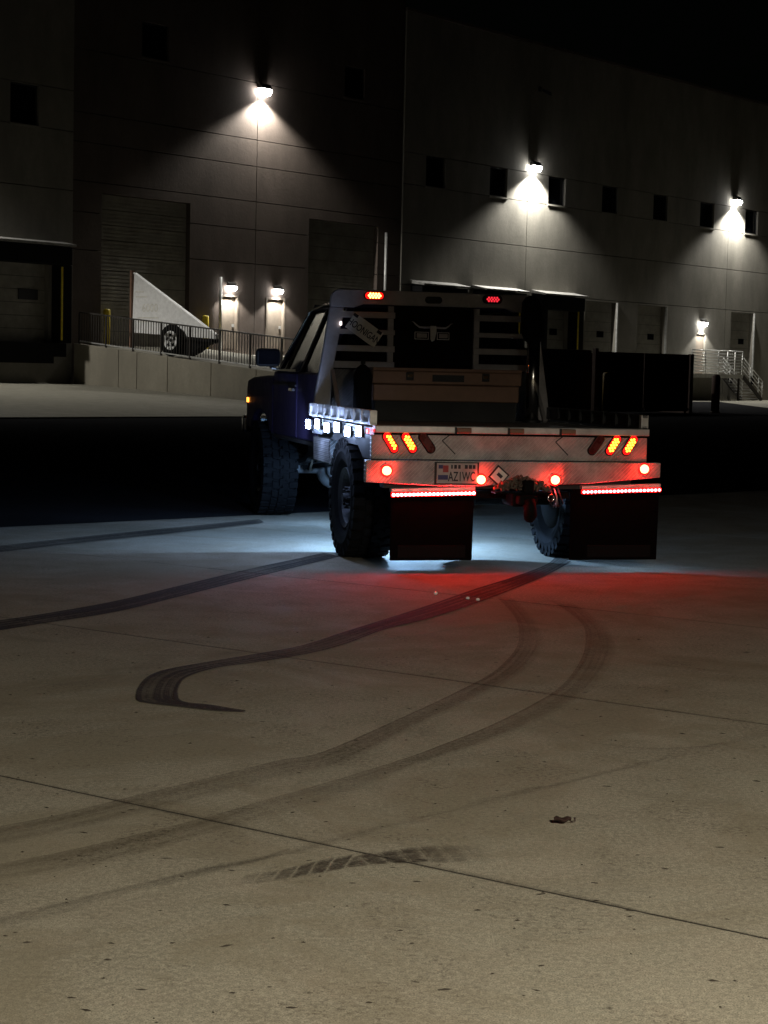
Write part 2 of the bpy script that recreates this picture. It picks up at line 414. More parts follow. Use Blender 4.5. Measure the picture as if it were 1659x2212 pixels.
# ------------------------------------------------------------------ warehouse frame of reference: s along the wall, off in front of it
WA = R_(50.5)
P0 = Vector((19.478, 105.013, 0))
Dv = Vector((math.cos(WA), math.sin(WA), 0)); Nv = Vector((math.sin(WA), -math.cos(WA), 0))
def Wp(s, off, z=0.0): return P0 + Dv * s + Nv * off + Vector((0, 0, z))
def gz(s, off):
    a = min(1, max(0, (-32 - s) / 14)); b = min(1, max(0, 1 - off / 17.0))
    return 0.62 * a * a * (3 - 2 * a) * b
def wthing(name, label, cat, s, off, z=0.0, group=None):
    return tag(empty(name, Wp(s, off, z), WA), label, cat, group)
# apron sheet follows the rise towards the left dock
mb = MB()
rows = [(-90 + 2.0 * k) for k in range(52)]
ncol = 13
for s in rows:
    for k in range(ncol):
        lim = 16.6 + 0.05 * (s + 56) if s < -55 else max(3.0, 16.6 - 1.3 * (s + 55) - (20 if s > -48.5 else 0))
        off = -1.0 + (lim + 1.0) * k / (ncol - 1)
        p = Wp(s, off); mb.v.append((p.x, p.y, 0.016 + gz(s, off)))
for r in range(len(rows) - 1):
    for k in range(ncol - 1):
        a = r * ncol + k; mb.f.append((a, a + 1, a + ncol + 1, a + ncol))
apron = struct(mb.build('apron_pavement', 'apron_concrete', smooth=True))
east = sheet('yard_pavement', [(18.1, 100.5), (17.3, 80.5), (70, 80.5), (70, 190)], 0.026, 'apron_concrete'); struct(east)

# ------------------------------------------------------------------ tyre marks on the slabs
MARKS = {
    'M1': ('skid_dark', [(-2.174, 10.202), (-1.971, 10.526), (-1.656, 11.149), (-1.327, 12.074), (-0.939, 13.165), (-0.667, 13.831), (-0.471, 14.325)],
     [(-2.091, 9.817), (-1.897, 10.135), (-1.581, 10.651), (-1.262, 11.493), (-0.893, 12.532), (-0.638, 13.256), (-0.335, 14.072)]),
    'M2': ('skid_dark', [(1.384, 14.434), (1.255, 13.812), (0.945, 12.939), (0.641, 12.202), (0.305, 11.305), (0.014, 10.579), (-0.217, 10.031), (-0.426, 9.513), (-0.649, 9.195), (-0.86, 8.925), (-1.038, 8.679), (-1.101, 8.474), (-1.111, 8.223), (-1.09, 7.962), (-1.058, 7.837), (-0.968, 7.772), (-0.841, 7.717), (-0.705, 7.655), (-0.575, 7.644)],
     [(1.476, 14.056), (1.237, 13.216), (0.892, 12.184), (0.603, 11.412), (0.29, 10.673), (0.015, 10.156), (-0.182, 9.613), (-0.354, 9.274), (-0.629, 8.928), (-0.778, 8.782), (-0.873, 8.602), (-0.92, 8.421), (-0.92, 8.187), (-0.903, 8.014), (-0.881, 7.892), (-0.838, 7.826), (-0.748, 7.793), (-0.662, 7.734), (-0.577, 7.675)]),
    'M3': ('skid_light', [(0.691, 11.959), (0.751, 11.668), (0.8, 10.856), (0.782, 10.184), (0.723, 9.584), (0.598, 8.969), (0.485, 8.585), (0.28, 8.045), (0.119, 7.648), (-0.211, 6.88), (-0.379, 6.698), (-0.624, 6.368), (-0.855, 6.068), (-1.045, 5.812), (-1.2, 5.649)],
     [(0.785, 11.976), (0.869, 11.63), (0.919, 10.775), (0.91, 10.027), (0.851, 9.484), (0.734, 8.918), (0.602, 8.492), (0.379, 7.918), (0.174, 7.429), (-0.133, 6.625), (-0.304, 6.437), (-0.56, 6.13), (-0.783, 5.836), (-0.984, 5.597), (-1.15, 5.417)]),
    'M4': ('skid_light', [(1.052, 11.662), (1.126, 11.334), (1.181, 10.62), (1.138, 9.975), (1.034, 9.245), (0.864, 8.475), (0.692, 7.983), (0.455, 7.436), (0.25, 7.045), (0.101, 6.777), (-0.192, 6.339), (-0.417, 6.027), (-0.554, 5.826), (-0.749, 5.589), (-0.932, 5.383), (-1.107, 5.215)],
     [(1.189, 11.686), (1.278, 11.251), (1.314, 10.357), (1.283, 9.746), (1.165, 9.046), (0.995, 8.369), (0.789, 7.805), (0.552, 7.304), (0.327, 6.933), (0.17, 6.704), (-0.121, 6.138), (-0.349, 5.829), (-0.512, 5.624), (-0.704, 5.363), (-0.888, 5.172), (-1.07, 5.039)]),
    'M5': ('tread_print', [(-0.449, 5.1), (-0.354, 5.178), (-0.257, 5.247), (-0.157, 5.344), (-0.053, 5.417), (0.024, 5.45), (0.132, 5.521), (0.241, 5.546), (0.335, 5.554)],
     [(-0.427, 5.009), (-0.339, 5.062), (-0.243, 5.128), (-0.145, 5.2), (-0.044, 5.265), (0.031, 5.303), (0.135, 5.312), (0.239, 5.32), (0.359, 5.34)]),
    'M6': ('skid_thin', [(0.806, 7.187), (0.892, 7.125), (1.07, 7.074), (1.262, 7.12), (1.388, 7.205)],
     [(0.803, 7.16), (0.888, 7.089), (1.063, 7.03), (1.253, 7.067), (1.41, 7.172)]),
    'M7': ('skid_thin', [(-0.999, 4.709), (-0.843, 4.877), (-0.675, 5.047), (-0.496, 5.24), (-0.366, 5.339), (-0.268, 5.452)],
     [(-0.984, 4.64), (-0.831, 4.804), (-0.667, 4.99), (-0.489, 5.168), (-0.348, 5.277), (-0.259, 5.426)]),
    'M8': ('skid_dark', [(-3.035, 14.227), (-2.463, 15.225), (-1.796, 16.279), (-1.193, 17.232)],
     [(-2.933, 13.751), (-2.387, 14.756), (-1.742, 15.788), (-1.125, 16.89)]),
}
def crom(pts, k=5):
    out = []
    n = len(pts)
    for i in range(n - 1):
        p0, p1, p2, p3 = [Vector(pts[max(0, min(n - 1, q))]) for q in (i - 1, i, i + 1, i + 2)]
        for a in range(k):
            t = a / k
            out.append(0.5 * ((2 * p1) + (p2 - p0) * t + (2 * p0 - 5 * p1 + 4 * p2 - p3) * t * t + (3 * p1 - p0 - 3 * p2 + p3) * t ** 3))
    out.append(Vector(pts[-1])); return out
for k, (key, (mt, a, b)) in enumerate(MARKS.items()):
    def run_on(pts):      # seven short steps straight on past the last point
        p, q = Vector(pts[-1]), Vector(pts[-2]); d = (p - q).normalized()
        return list(pts) + [tuple(p + d * (0.4 * (e + 1))) for e in range(7)]
    if key in ('M1', 'M7', 'M8'): a, b = run_on(a[::-1])[::-1], run_on(b[::-1])[::-1]      # the marks run on beyond the frame
    if key in ('M3', 'M4'): a, b = run_on(a), run_on(b)
    A, B = crom(a), crom(b); n = len(A)
    me = bpy.data.meshes.new('tyre_mark')
    z = 0.004 + 0.0012 * k
    me.from_pydata([(p.x, p.y, z) for p in A] + [(p.x, p.y, z) for p in B], [], [(i, i + 1, n + i + 1, n + i) for i in range(n - 1)])
    uvl = me.uv_layers.new(name='UVMap'); L = [0.0]
    for i in range(1, n): L.append(L[-1] + ((A[i] - A[i - 1]).length + (B[i] - B[i - 1]).length) / 2)
    for lp in me.loops:
        vi = lp.vertex_index
        uvl.data[lp.index].uv = (min(L[vi % n], L[-1] - L[vi % n] + 0.05) if key in ('M5', 'M6') else L[vi % n] + (0.4 if key in ('M1', 'M2') else 0), 0.0 if vi < n else 1.0)
    me.materials.append(MATS[mt])
    o = bpy.data.objects.new('tyre_mark', me); col.objects.link(o); o.parent = G_
# grime caught along the slab joints
def stain(p, d, L0, L1, w0, mat, z):
    rr = random.Random(int(abs(p.x * 100) + abs(p.y * 10))); n = 60; nrm = Vector((-d.y, d.x, 0)); va, vb = [], []
    for k in range(n + 1):
        q = p + d * (L0 + (L1 - L0) * k / n); w = w0 * rr.uniform(0.5, 1.5)
        va.append(q + nrm * w); vb.append(q - nrm * w * rr.uniform(0.6, 1.4))
    me = bpy.data.meshes.new('joint_stain'); me.from_pydata([(q.x, q.y, z) for q in va + vb], [], [(i, i + 1, n + 2 + i, n + 1 + i) for i in range(n)])
    uvl = me.uv_layers.new(name='UVMap')
    for lp in me.loops:
        vi = lp.vertex_index; uvl.data[lp.index].uv = (0.5 + (vi % (n + 1)) * (L1 - L0) / n, 0.0 if vi <= n else 1.0)
    me.materials.append(MATS[mat]); o = bpy.data.objects.new('joint_stain', me); col.objects.link(o); o.parent = G_
for j in (0, 1, 2): stain(O_ + Wd * (SW * j), Ld, -6, 7, 0.022, 'joint_stain_thin', 0.0022)
stain(O_, Wd, -3, 4.6, 0.035, 'joint_stain_wide', 0.0030)
stain(O_ + Ld * SL, Wd, -1, 9, 0.025, 'joint_stain_thin', 0.0026)

# ------------------------------------------------------------------ warehouse
TH = 0.35
WH = wthing('warehouse', 'long concrete tilt-up warehouse with loading docks and rows of dark windows', 'building', 0, 0)
def panel(s0, s1, z0, z1, off, mat, holes=(), gap=0.03):
    """one concrete panel with its openings; a recessed joint is left round it"""
    a0, a1, b0, b1 = s0 + gap / 2, s1 - gap / 2, z0 + gap / 2, z1 - gap / 2
    hs = [(max(a0, h[0]), min(a1, h[1]), max(b0, h[2]), min(b1, h[3])) for h in holes if h[0] < a1 and h[1] > a0 and h[2] < b1 and h[3] > b0]
    for h in hs:
        if h[2] <= b0 + 1e-4 and h[3] >= b1 - 1e-4:      # an opening as tall as the panel cuts it in two
            if h[0] - s0 > 0.1: panel(s0, h[0] + gap / 2, z0, z1, off, mat, [q for q in holes if q[1] < h[0]], gap)
            if s1 - h[1] > 0.1: panel(h[1] - gap / 2, s1, z0, z1, off, mat, [q for q in holes if q[0] > h[1]], gap)
            return
    xs = sorted({a0, a1, *[h[0] for h in hs], *[h[1] for h in hs]}); zs = sorted({b0, b1, *[h[2] for h in hs], *[h[3] for h in hs]})
    mb = MB(); any_ = False
    for i in range(len(xs) - 1):
        for j in range(len(zs) - 1):
            if xs[i + 1] - xs[i] < 1e-5 or zs[j + 1] - zs[j] < 1e-5: continue
            cx, cz = (xs[i] + xs[i + 1]) / 2, (zs[j] + zs[j + 1]) / 2
            if any(h[0] < cx < h[1] and h[2] < cz < h[3] for h in hs): continue
            mb.box(xs[i], xs[i + 1], -off, -off + TH, zs[j], zs[j + 1]); any_ = True
    if any_: mb.build('wall_panel', mat, WH)
def backing(s0, s1, z0, z1, off, mat):
    MB().box(s0, s1, -off + TH, -off + TH + 0.25, z0, z1).build('wall_core', mat, WH)
def window(s0, s1, z0, z1, off, mat_sill):
    gl = MB().box(s0 + 0.05, s1 - 0.05, -off + 0.16, -off + 0.19, z0 + 0.05, z1 - 0.05).build('window', 'window_glass', WH)
    f = MB(); y0, y1 = -off + 0.12, -off + 0.22
    f.box(s0, s0 + 0.06, y0, y1, z0, z1).box(s1 - 0.06, s1, y0, y1, z0, z1).box(s0 + 0.06, s1 - 0.06, y0, y1, z0, z0 + 0.06).box(s0 + 0.06, s1 - 0.06, y0, y1, z1 - 0.06, z1)
    f.build('window_frame', 'frame_dark', gl)
    MB().box(s0 - 0.06, s1 + 0.06, -off - 0.05, -off + 0.119, z0 - 0.07, z0 - 0.003).build('window_sill', mat_sill, gl)
def dock_door(s0, s1, z0, z1, off, depth, mat, nsec, win=None):
    d = empty('overhead_door', ((s0 + s1) / 2, 0, z0), 0, WH)
    h = (z1 - z0) / nsec; ox = (s0 + s1) / 2
    for k in range(nsec):
        mb = MB().box(s0 + 0.01, s1 - 0.01, -off + depth, -off + depth + 0.05, z0 + k * h + 0.008, z0 + (k + 1) * h - 0.008)
        nr = 4
        for q in range(nr):
            zc = z0 + (k + (q + 0.5) / nr) * h
            mb.box(s0 + 0.05, s1 - 0.05, -off + depth - 0.02, -off + depth - 0.001, zc - h * 0.07, zc + h * 0.07)
        mb.build('door_section', mat, d, org=(ox, 0, z0))
    MB().box(s0, s1, -off + depth + 0.06, -off + depth + 0.08, z0, z1).build('door_backing', 'frame_dark', d, org=(ox, 0, z0))
    if win:
        w_ = MB().box(win[0], win[1], -off + depth - 0.035, -off + depth - 0.022, win[2], win[3]).build('door_window', win[4], d, org=(ox, 0, z0))
    return d

# right wing -----------------------------------------------------------------
rz_ = [0.0, 5.24, 7.56, 9.74, 11.16, 17.35]; rs_ = [-29.8, -20.1, 0.0, 9.9, 19.8]
RW = [(-28.16, -26.72, 9.77, 11.15), (-23.25, -21.82, 9.77, 11.15), (-18.32, -16.8, 9.77, 11.15), (-13.41, -11.91, 9.77, 11.15),
      (-8.32, -6.83, 9.77, 11.15), (-3.3, -1.72, 9.77, 11.15), (1.93, 3.5, 9.77, 11.15), (6.9, 8.4, 9.77, 11.15)]
RD = [(-28.9, -26.2), (-23.85, -21.15), (-18.9, -16.25), (-14.67, -11.75), (-9.56, -6.74), (0.69, 3.35), (5.7, 8.4)]
RH = [(a, b, 1.5, 5.14) for a, b in RD] + RW + [(-3.25, -2.2, 1.5, 3.75)]
for i in range(len(rs_) - 1):
    for j in range(len(rz_) - 1):
        panel(rs_[i], rs_[i + 1], rz_[j], rz_[j + 1], 0, 'wall_grey', RH)
backing(-29.8, 19.8, 5.3, 17.3, 0, 'wall_dark')
MB().box(-29.8, 19.8, -0.06, TH + 0.3, 17.36, 17.5).build('parapet_cap', 'wall_dark', WH)
for a in RW: window(*a, 0, 'wall_grey')
for k, (a, b) in enumerate(RD):
    wc = (a + b) / 2 - 0.02 if k > 2 else (a + b) / 2
    dock_door(a, b, 1.5, 5.14, 0, 0.24, 'door_steel', 7, (wc + 0.35 - 0.33, wc + 0.35 + 0.33, 3.30, 3.62, 'window_glass'))
    MB().box(b + 0.02, b + 0.12, -0.10, -0.002, 0.5, 5.14).build('door_guide', 'galvanised' if k > 2 else 'yellow_dull', WH)
    for q in (a - 0.12, b - 0.18):
        MB().box(q, q + 0.3, -0.16, -0.002, 0.95, 1.45).build('dock_bumper', 'rubber_black', WH, bevel=0.02)
MB().box(-3.22, -2.23, 0.1, 0.16, 1.5, 3.72).build('door', 'door_tan', WH, bevel=0.01)
# dock seals and sloping hoods on the three nearest docks
for a, b in ((-29.16, -25.6), (-24.43, -20.84), (-19.54, -15.7)):
    MB().prism([(0.0, 5.32), (-0.85, 5.22), (-0.85, 5.30), (-0.0, 5.47)], 'x', a, b).build('dock_hood', 'canopy_metal', WH)
    MB().box(a + 0.05, b - 0.05, -0.70, -0.004, 4.52, 5.2).build('dock_seal', 'rubber_black', WH, bevel=0.03)
    for q in (a + 0.06, b - 0.54):
        MB().box(q, q + 0.48, -0.66, -0.004, 1.35, 4.515).build('dock_seal', 'rubber_black', WH, bevel=0.03)
    MB().box(b - 0.60, b - 0.55, -0.68, -0.62, 1.5, 4.5).build('guide_stripe', 'yellow_paint', WH)
    MB().box(a, b, -0.72, -0.005, 0.35, 1.30).build('dock_pit', 'rubber_black', WH)

# middle bay, set back and darker ---------------------------------------------
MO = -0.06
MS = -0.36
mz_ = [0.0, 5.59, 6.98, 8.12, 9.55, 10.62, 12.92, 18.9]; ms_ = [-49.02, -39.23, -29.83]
MW = [(-45.63, -44.24, 13.06, 14.40), (-33.85, -32.52, 13.06, 14.40)]
MH = [(-47.58, -42.97, 2.05, 7.75), (-35.97, -31.40, 2.05, 7.70), (-41.18, -40.26, 2.05, 4.22), (-38.48, -37.46, 2.05, 4.22)] + MW
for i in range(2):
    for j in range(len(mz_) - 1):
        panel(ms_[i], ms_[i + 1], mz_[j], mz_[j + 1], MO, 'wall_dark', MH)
backing(-49.0, -29.9, 7.9, 18.8, MO, 'wall_dark')
for a in MW: window(*a, MO, 'wall_dark')
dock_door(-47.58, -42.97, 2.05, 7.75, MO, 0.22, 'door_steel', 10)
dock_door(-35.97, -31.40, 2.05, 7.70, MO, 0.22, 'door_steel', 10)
for a, b in ((-41.18, -40.26), (-38.48, -37.46)):
    dr = MB().box(a + 0.04, b - 0.04, -MO + 0.10, -MO + 0.16, 2.06, 4.17).build('door', 'door_tan', WH, bevel=0.01)
    MB().box(b - 0.2, b - 0.1, -MO + 0.05, -MO + 0.098, 2.98, 3.1).build('door_handle', 'galvanised', dr)
    fr = MB().box(a - 0.06, a + 0.035, -MO - 0.03, -MO + 0.12, 2.05, 4.28).box(b - 0.035, b + 0.06, -MO - 0.03, -MO + 0.12, 2.05, 4.28).box(a + 0.036, b - 0.036, -MO - 0.03, -MO + 0.12, 4.19, 4.28)
    fr.build('door_frame', 'door_tan', dr)
MB().cyl((-31.03, -MO - 0.16, 2.0), (-31.03, -MO - 0.16, 7.45), 0.06, n=10).build('downpipe', 'galvanised', WH, smooth=True)
MB().cyl((-41.34, -MO - 0.14, 2.0), (-41.34, -MO - 0.14, 4.95), 0.06, n=10).build('downpipe', 'galvanised', WH, smooth=True)
MB().box(-43.2, -36.2, -MO - 0.45, -MO - 0.004, 1.30, 1.86).build('pale_plinth', 'kerb_white', WH, bevel=0.03)  # plain pale band along the foot of the middle bay

# left wing --------------------------------------------------------------------
lz_ = [0.2, 7.7, 9.84, 11.32, 18.9]; ls_ = [-68.9, -58.97, -49.02]
LW = [(-51.95, -50.66, 9.86, 11.30), (-57.2, -55.9, 9.86, 11.30), (-62.3, -61.0, 9.86, 11.30)]
LH = [(-52.95, -50.16, 2.12, 4.95), (-58.6, -55.8, 2.12, 4.95)] + LW
for i in range(2):
    for j in range(len(lz_) - 1):
        panel(ls_[i], ls_[i + 1], lz_[j], lz_[j + 1], 0, 'wall_grey', LH)
backing(-68.9, -49.05, 7.8, 18.8, 0, 'wall_dark')
for a in LW: window(*a, 0, 'wall_grey')
dock_door(-52.95, -50.16, 2.12, 4.95, 0, 0.2, 'door_steel', 6, (-51.32, -50.64, 3.72, 3.93, 'plate_white'))
MB().box(-51.42, -50.54, 0.13, 0.17, 3.64, 4.01).build('window_surround', 'frame_dark', WH)
MB().prism([(0.0, 5.62), (-0.8, 5.60), (-0.8, 5.68), (-0.0, 5.80)], 'x', -53.6, -49.53).build('dock_hood', 'canopy_metal', WH)
MB().box(-53.55, -49.58, -0.66, -0.004, 4.93, 5.58).build('dock_seal', 'rubber_black', WH, bevel=0.03)
MB().box(-50.02, -49.56, -0.62, -0.004, 2.1, 4.925).build('dock_seal', 'rubber_black', WH, bevel=0.03)
MB().box(-53.5, -53.1, -0.62, -0.004, 2.1, 4.925).build('dock_seal', 'rubber_black', WH, bevel=0.03)
MB().box(-50.075, -50.025, -0.66, -0.60, 2.2, 4.85).build('guide_stripe', 'yellow_paint', WH)
MB().box(-53.4, -50.3, -0.5, -0.005, 1.35, 2.09).build('dock_pit', 'rubber_black', WH)
MB().box(-50.29, -49.7, -0.5, -0.005, 1.6, 2.09).build('dock_bumper', 'rubber_black', WH, bevel=0.03)
# inside filler so that no light leaks through the joints
MB().box(-68.8, 19.6, 1.3, 1.5, 0.0, 17.2).build('leak_filler', 'frame_dark', WH)

# ------------------------------------------------------------------ wall lamps
def wall_lamp(label, s, z, off0, power, w=0.42, col_=(1.0, 0.97, 0.89), cone=132, blend=0.42, tilt=8):
    t = wthing('wall_lamp', label, 'wall lamp', s, off0, z, 'wall lamps on the warehouse')
    k = w / 0.42; d = 0.6 * k
    MB().box(-0.10 * k, 0.10 * k, -0.05, -0.003, -0.14 * k, 0.14 * k).build('mounting_plate', 'lamp_bronze', t, bevel=0.01)
    MB().prism([(-0.051, 0.17 * k), (-0.28 * d, 0.13 * k), (-0.40 * d, 0.03 * k), (-0.40 * d, -0.01 * k), (-0.051, -0.01 * k)], 'x', -w / 2, w / 2).build('housing', 'lamp_bronze', t, bevel=0.01)
    MB().prism([(-0.052, -0.012 * k), (-0.39 * d, -0.012 * k), (-0.42 * d, -0.08 * k), (-0.30 * d, -0.18 * k), (-0.06, -0.19 * k)], 'x', -w / 2 + 0.01, w / 2 - 0.01).build('lens', 'lamp_lens', t, bevel=0.01)
    ld = bpy.data.lights.new('lamp_light', 'SPOT'); ld.energy = power; ld.color = col_; ld.spot_size = R_(cone); ld.spot_blend = blend; ld.shadow_soft_size = 0.10
    lo = bpy.data.objects.new('lamp_light', ld); col.objects.link(lo); lo.parent = t
    lo.location = (0, -0.24 * k, -0.215 * k); lo.rotation_euler = (R_(-tilt), 0, 0)
    return t
wall_lamp('bright lamp high on the dark middle bay of the warehouse', -39.06, 12.7, -0.06, 2600, w=0.6)
wall_lamp('bright lamp between two windows on the right wing, nearer the dark bay', -19.75, 11.50, 0, 4600, w=0.62)
wall_lamp('bright lamp between the two rightmost visible windows of the right wing', 0.55, 11.55, 0, 4600, w=0.62)
wall_lamp('bright lamp high on the left wing beyond the dock door', -59.6, 11.5, 0, 3700)
wall_lamp('small lamp over the left of the two doors in the dark bay', -40.72, 4.62, -0.06, 420, w=0.42, cone=122, blend=0.15)
wall_lamp('small lamp over the right of the two doors in the dark bay', -37.96, 4.62, -0.06, 420, w=0.42, cone=122, blend=0.15)
wall_lamp('small lamp above the platform of the metal stairs', -2.72, 4.42, 0, 360, w=0.50, cone=116, blend=0.15)

# security camera high on the right wing
t = wthing('security_camera', 'small dark camera fixed high on the upper right wing wall', 'camera', -19.34, 0, 15.15)
MB().box(-0.1, 0.1, -0.06, -0.003, 0.0, 0.22).build('bracket', 'lamp_bronze', t)
MB().cyl((0, -0.06, 0.1), (0, -0.3, 0.02), 0.03, n=8).build('arm', 'lamp_bronze', t)
MB().obox((0.05, -0.42, -0.06), ((0.4, -1, -0.5), (1, 0.4, 0), (0, 0, 1)), (0.24, 0.09, 0.09)).build('camera_body', 'frame_dark', t, bevel=0.02)

# ------------------------------------------------------------------ truck ramp: wall, deck, railing
RS = -49.2
def rtop(off): return 2.13 - 0.085 * off - (0.22 * (off - 11.4) if off > 11.4 else 0)
deck = MB()
for k in range(8):
    o0, o1 = 0.0 + 1.9 * k, 0.0 + 1.9 * (k + 1)
    z0, z1 = rtop(o0) - 0.06, rtop(o1) - 0.06
    a = [(RS + 0.31, -o0), (-42.2, -o0), (-42.2, -o1), (RS + 0.31, -o1)]
    deck.hexa([(a[0][0], a[0][1], z0 - 0.3), (a[1][0], a[1][1], z0 - 0.3), (a[2][0], a[2][1], z1 - 0.3), (a[3][0], a[3][1], z1 - 0.3),
               (a[0][0], a[0][1], z0), (a[1][0], a[1][1], z0), (a[2][0], a[2][1], z1), (a[3][0], a[3][1], z1)])
dk = struct(deck.build('ramp', 'apron_concrete')); dk.location = P0; dk.rotation_euler = (0, 0, WA)
rw = wthing('retaining_wall', 'sloping concrete retaining wall along the truck ramp', 'wall', RS, 0, 0.0)
bounds = [0.3, 2.75, 3.72, 5.3, 7.46, 9.6, 11.4, 13.0, 14.6]
for a, b in zip(bounds[:-1], bounds[1:]):
    g = 0.012
    a2, b2 = a + g, b - g
    MB().hexa([(0, -a2, -0.3), (0.3, -a2, -0.3), (0.3, -b2, -0.3), (0, -b2, -0.3), (0, -a2, rtop(a2)), (0.3, -a2, rtop(a2)), (0.3, -b2, rtop(b2)), (0, -b2, rtop(b2))]).build('wall_panel', 'wall_ramp', rw, bevel=0.012)
MB().hexa([(0.06, -0.3, -0.3), (0.26, -0.3, -0.3), (0.26, -11.3, -0.3), (0.06, -11.3, -0.3), (0.06, -0.3, rtop(0.3) - 0.05), (0.26, -0.3, rtop(0.3) - 0.05), (0.26, -11.3, rtop(11.3) - 0.05), (0.06, -11.3, rtop(11.3) - 0.05)]).build('wall_core', 'frame_dark', rw)
rl_ = wthing('ramp_railing', 'dark steel railing with upright bars on top of the ramp wall', 'railing', RS + 0.15, 0, 0.0)
hz = lambda off: rtop(off) + 1.16
MB().bar((0, -0.45, hz(0.45)), (0, -11.4, hz(11.4)), 0.06, 0.05).build('top_rail', 'rail_dark', rl_)
MB().bar((0, -0.45, rtop(0.45) + 0.1), (0, -11.4, rtop(11.4) + 0.1), 0.05, 0.04).build('bottom_rail', 'galvanised', rl_)
pm = None
off = 0.45
for k in range(8):
    z0 = rtop(off)
    MB().box(-0.03, 0.03, -off - 0.03, -off + 0.03, z0 - 0.02, z0 + 1.14).build('post', 'rail_dark', rl_)
    if k < 7:
        for q in range(1, 11):
            o2 = off + 1.452 * q / 11
            z2 = rtop(o2)
            if pm is None:
                b_ = MB().box(-0.011, 0.011, -0.011, 0.011, 0.0, 1.03).build('baluster', 'rail_dark', rl_); pm = b_.data
            else:
                b_ = bpy.data.objects.new('baluster', pm); col.objects.link(b_); b_.parent = rl_
            b_.location = (0, -o2, z2 + 0.115)
    off += 1.452
def bollard(label, s, off, z0, h, mat, r=0.12):
    t = wthing('bollard', label, 'bollard', s, off, z0, 'bollards')
    MB().lathe([(0.0, 0.001), (0.0, r), (h - 0.06, r), (h - 0.02, r * 0.8), (h, 0.001)], (0, 0, 0), (0, 0, 1), 20).build('post', mat, t, smooth=True)
    MB().lathe([(0, r + 0.03), (0.05, r + 0.03), (0.07, r + 0.005)], (0, 0, 0), (0, 0, 1), 20).build('collar', 'wall_ramp', t)
bollard('yellow bollard behind the railing left of the wedge trailer', -47.55, 0.25, 1.99, 1.45, 'yellow_paint', 0.13)
bollard('yellow bollard right of the wedge trailer, before the dark bay doors', -42.45, 0.35, 1.98, 1.40, 'yellow_paint', 0.13)

# white triangular panel on wheels
yr = wthing('wedge_trailer', 'white triangular wedge panel on black wheels behind the ramp railing', 'trailer', -48.2, 2.3, 0.0)
def oy(off): return -(off - 2.3)
for x0 in (0.0, 0.10):
    MB().prism([(oy(2.44), 4.68), (oy(2.36), 2.58), (oy(6.68), 2.40), (oy(6.6), 2.47)], 'x', x0, x0 + 0.04).build('side_panel', 'white_paint', yr, bevel=0.01)
    MB().bar((x0 + 0.02, oy(2.4), 2.58), (x0 + 0.02, oy(6.66), 2.38), 0.06, 0.07).build('bottom_rail', 'white_paint', yr)
    MB().bar((x0 + 0.02, oy(2.40), 4.70), (x0 + 0.02, oy(6.64), 2.48), 0.05, 0.05).build('sloping_rail', 'white_paint', yr)
    MB().box(x0 - 0.03, x0 + 0.05, oy(2.33), oy(2.25), 1.95, 4.80).build('corner_post', 'tool_box_metal', yr)
MB().prism([(oy(3.9), 2.46), (oy(6.58), 2.33), (oy(6.55), 2.22), (oy(6.1), 2.12), (oy(5.7), 1.86), (oy(5.3), 1.72), (oy(4.6), 1.75), (oy(4.2), 2.1)], 'x', -0.1, 0.3).build('undercarriage', 'rubber_black', yr)
for x0 in (-0.28, 0.32):
    w_ = MB().lathe([(0.03, 0.06), (0.0, 0.10), (0.05, 0.14), (0.03, 0.26), (0.0, 0.30), (0.0, 0.34), (0.17, 0.34), (0.17, 0.06)], (x0, oy(4.66), 2.27), (1, 0, 0), 24).build('wheel_rim', 'white_paint', yr)
    for k in range(5):
        a = 2 * math.pi * k / 5 + 0.3
        MB().obox((x0 + 0.022, oy(4.66) + 0.20 * math.cos(a), 2.27 + 0.20 * math.sin(a)), ((1, 0, 0), (0, math.cos(a), math.sin(a)), (0, -math.sin(a), math.cos(a))), (0.012, 0.045, 0.055)).build('rim_opening', 'rubber_black', w_)
    MB().lathe([(0.01, 0.345), (-0.02, 0.45), (0.01, 0.54), (0.04, 0.57), (0.13, 0.57), (0.17, 0.54), (0.18, 0.45), (0.16, 0.345)], (x0, oy(4.66), 2.27), (1, 0, 0), 28).build('tyre', 'tyre_rubber', w_, smooth=True)
for yy, zz, ww in ((2.75, 4.02, 0.45), (2.85, 3.84, 0.6), (3.2, 3.08, 1.1), (3.3, 2.94, 1.3)):
    MB().box(-0.006, -0.001, oy(yy + ww / 2), oy(yy - ww / 2), zz - 0.025, zz + 0.025).build('faded_lettering', 'plate_white', yr)
mtx = Matrix.Translation((-0.004, oy(3.3), 3.42)) @ Matrix(((0, 0, -1, 0), (-1, 0, 0, 0), (0, 1, 0, 0), (0, 0, 0, 1)))
text_obj('faded_lettering', '6000', 0.42, 'plate_white', yr, mtx)

# ------------------------------------------------------------------ refuse enclosure, bollards
EA = R_(48.0)   # its front runs a little off the wall direction
er = tag(empty('refuse_enclosure', (5.0, 62.7, 0.0), math.atan2(3.9, 4.35)), 'dark brown enclosure with ribbed metal gates beyond the flatbed', 'enclosure')
MB().box(-0.6, 3.05, 0.0, 0.2, -0.05, 2.26).build('block_wall', 'brown_paint', er, bevel=0.01)
MB().box(-0.6, -0.4, 0.201, 4.2, -0.05, 2.26).build('block_wall', 'brown_paint', er, bevel=0.01)
MB().box(8.75, 8.95, 0.3, 4.2, -0.05, 2.20).build('block_wall', 'brown_paint', er, bevel=0.01)
MB().box(-0.4, 8.75, 4.0, 4.2, -0.05, 2.22).build('block_wall', 'brown_paint', er, bevel=0.01)
MB().box(3.30, 3.46, 0.0, 0.16, -0.05, 2.34).build('gate_post', 'brown_paint', er, bevel=0.01)
MB().box(8.72, 8.88, 0.0, 0.16, -0.05, 2.24).build('gate_post', 'brown_paint', er, bevel=0.01)
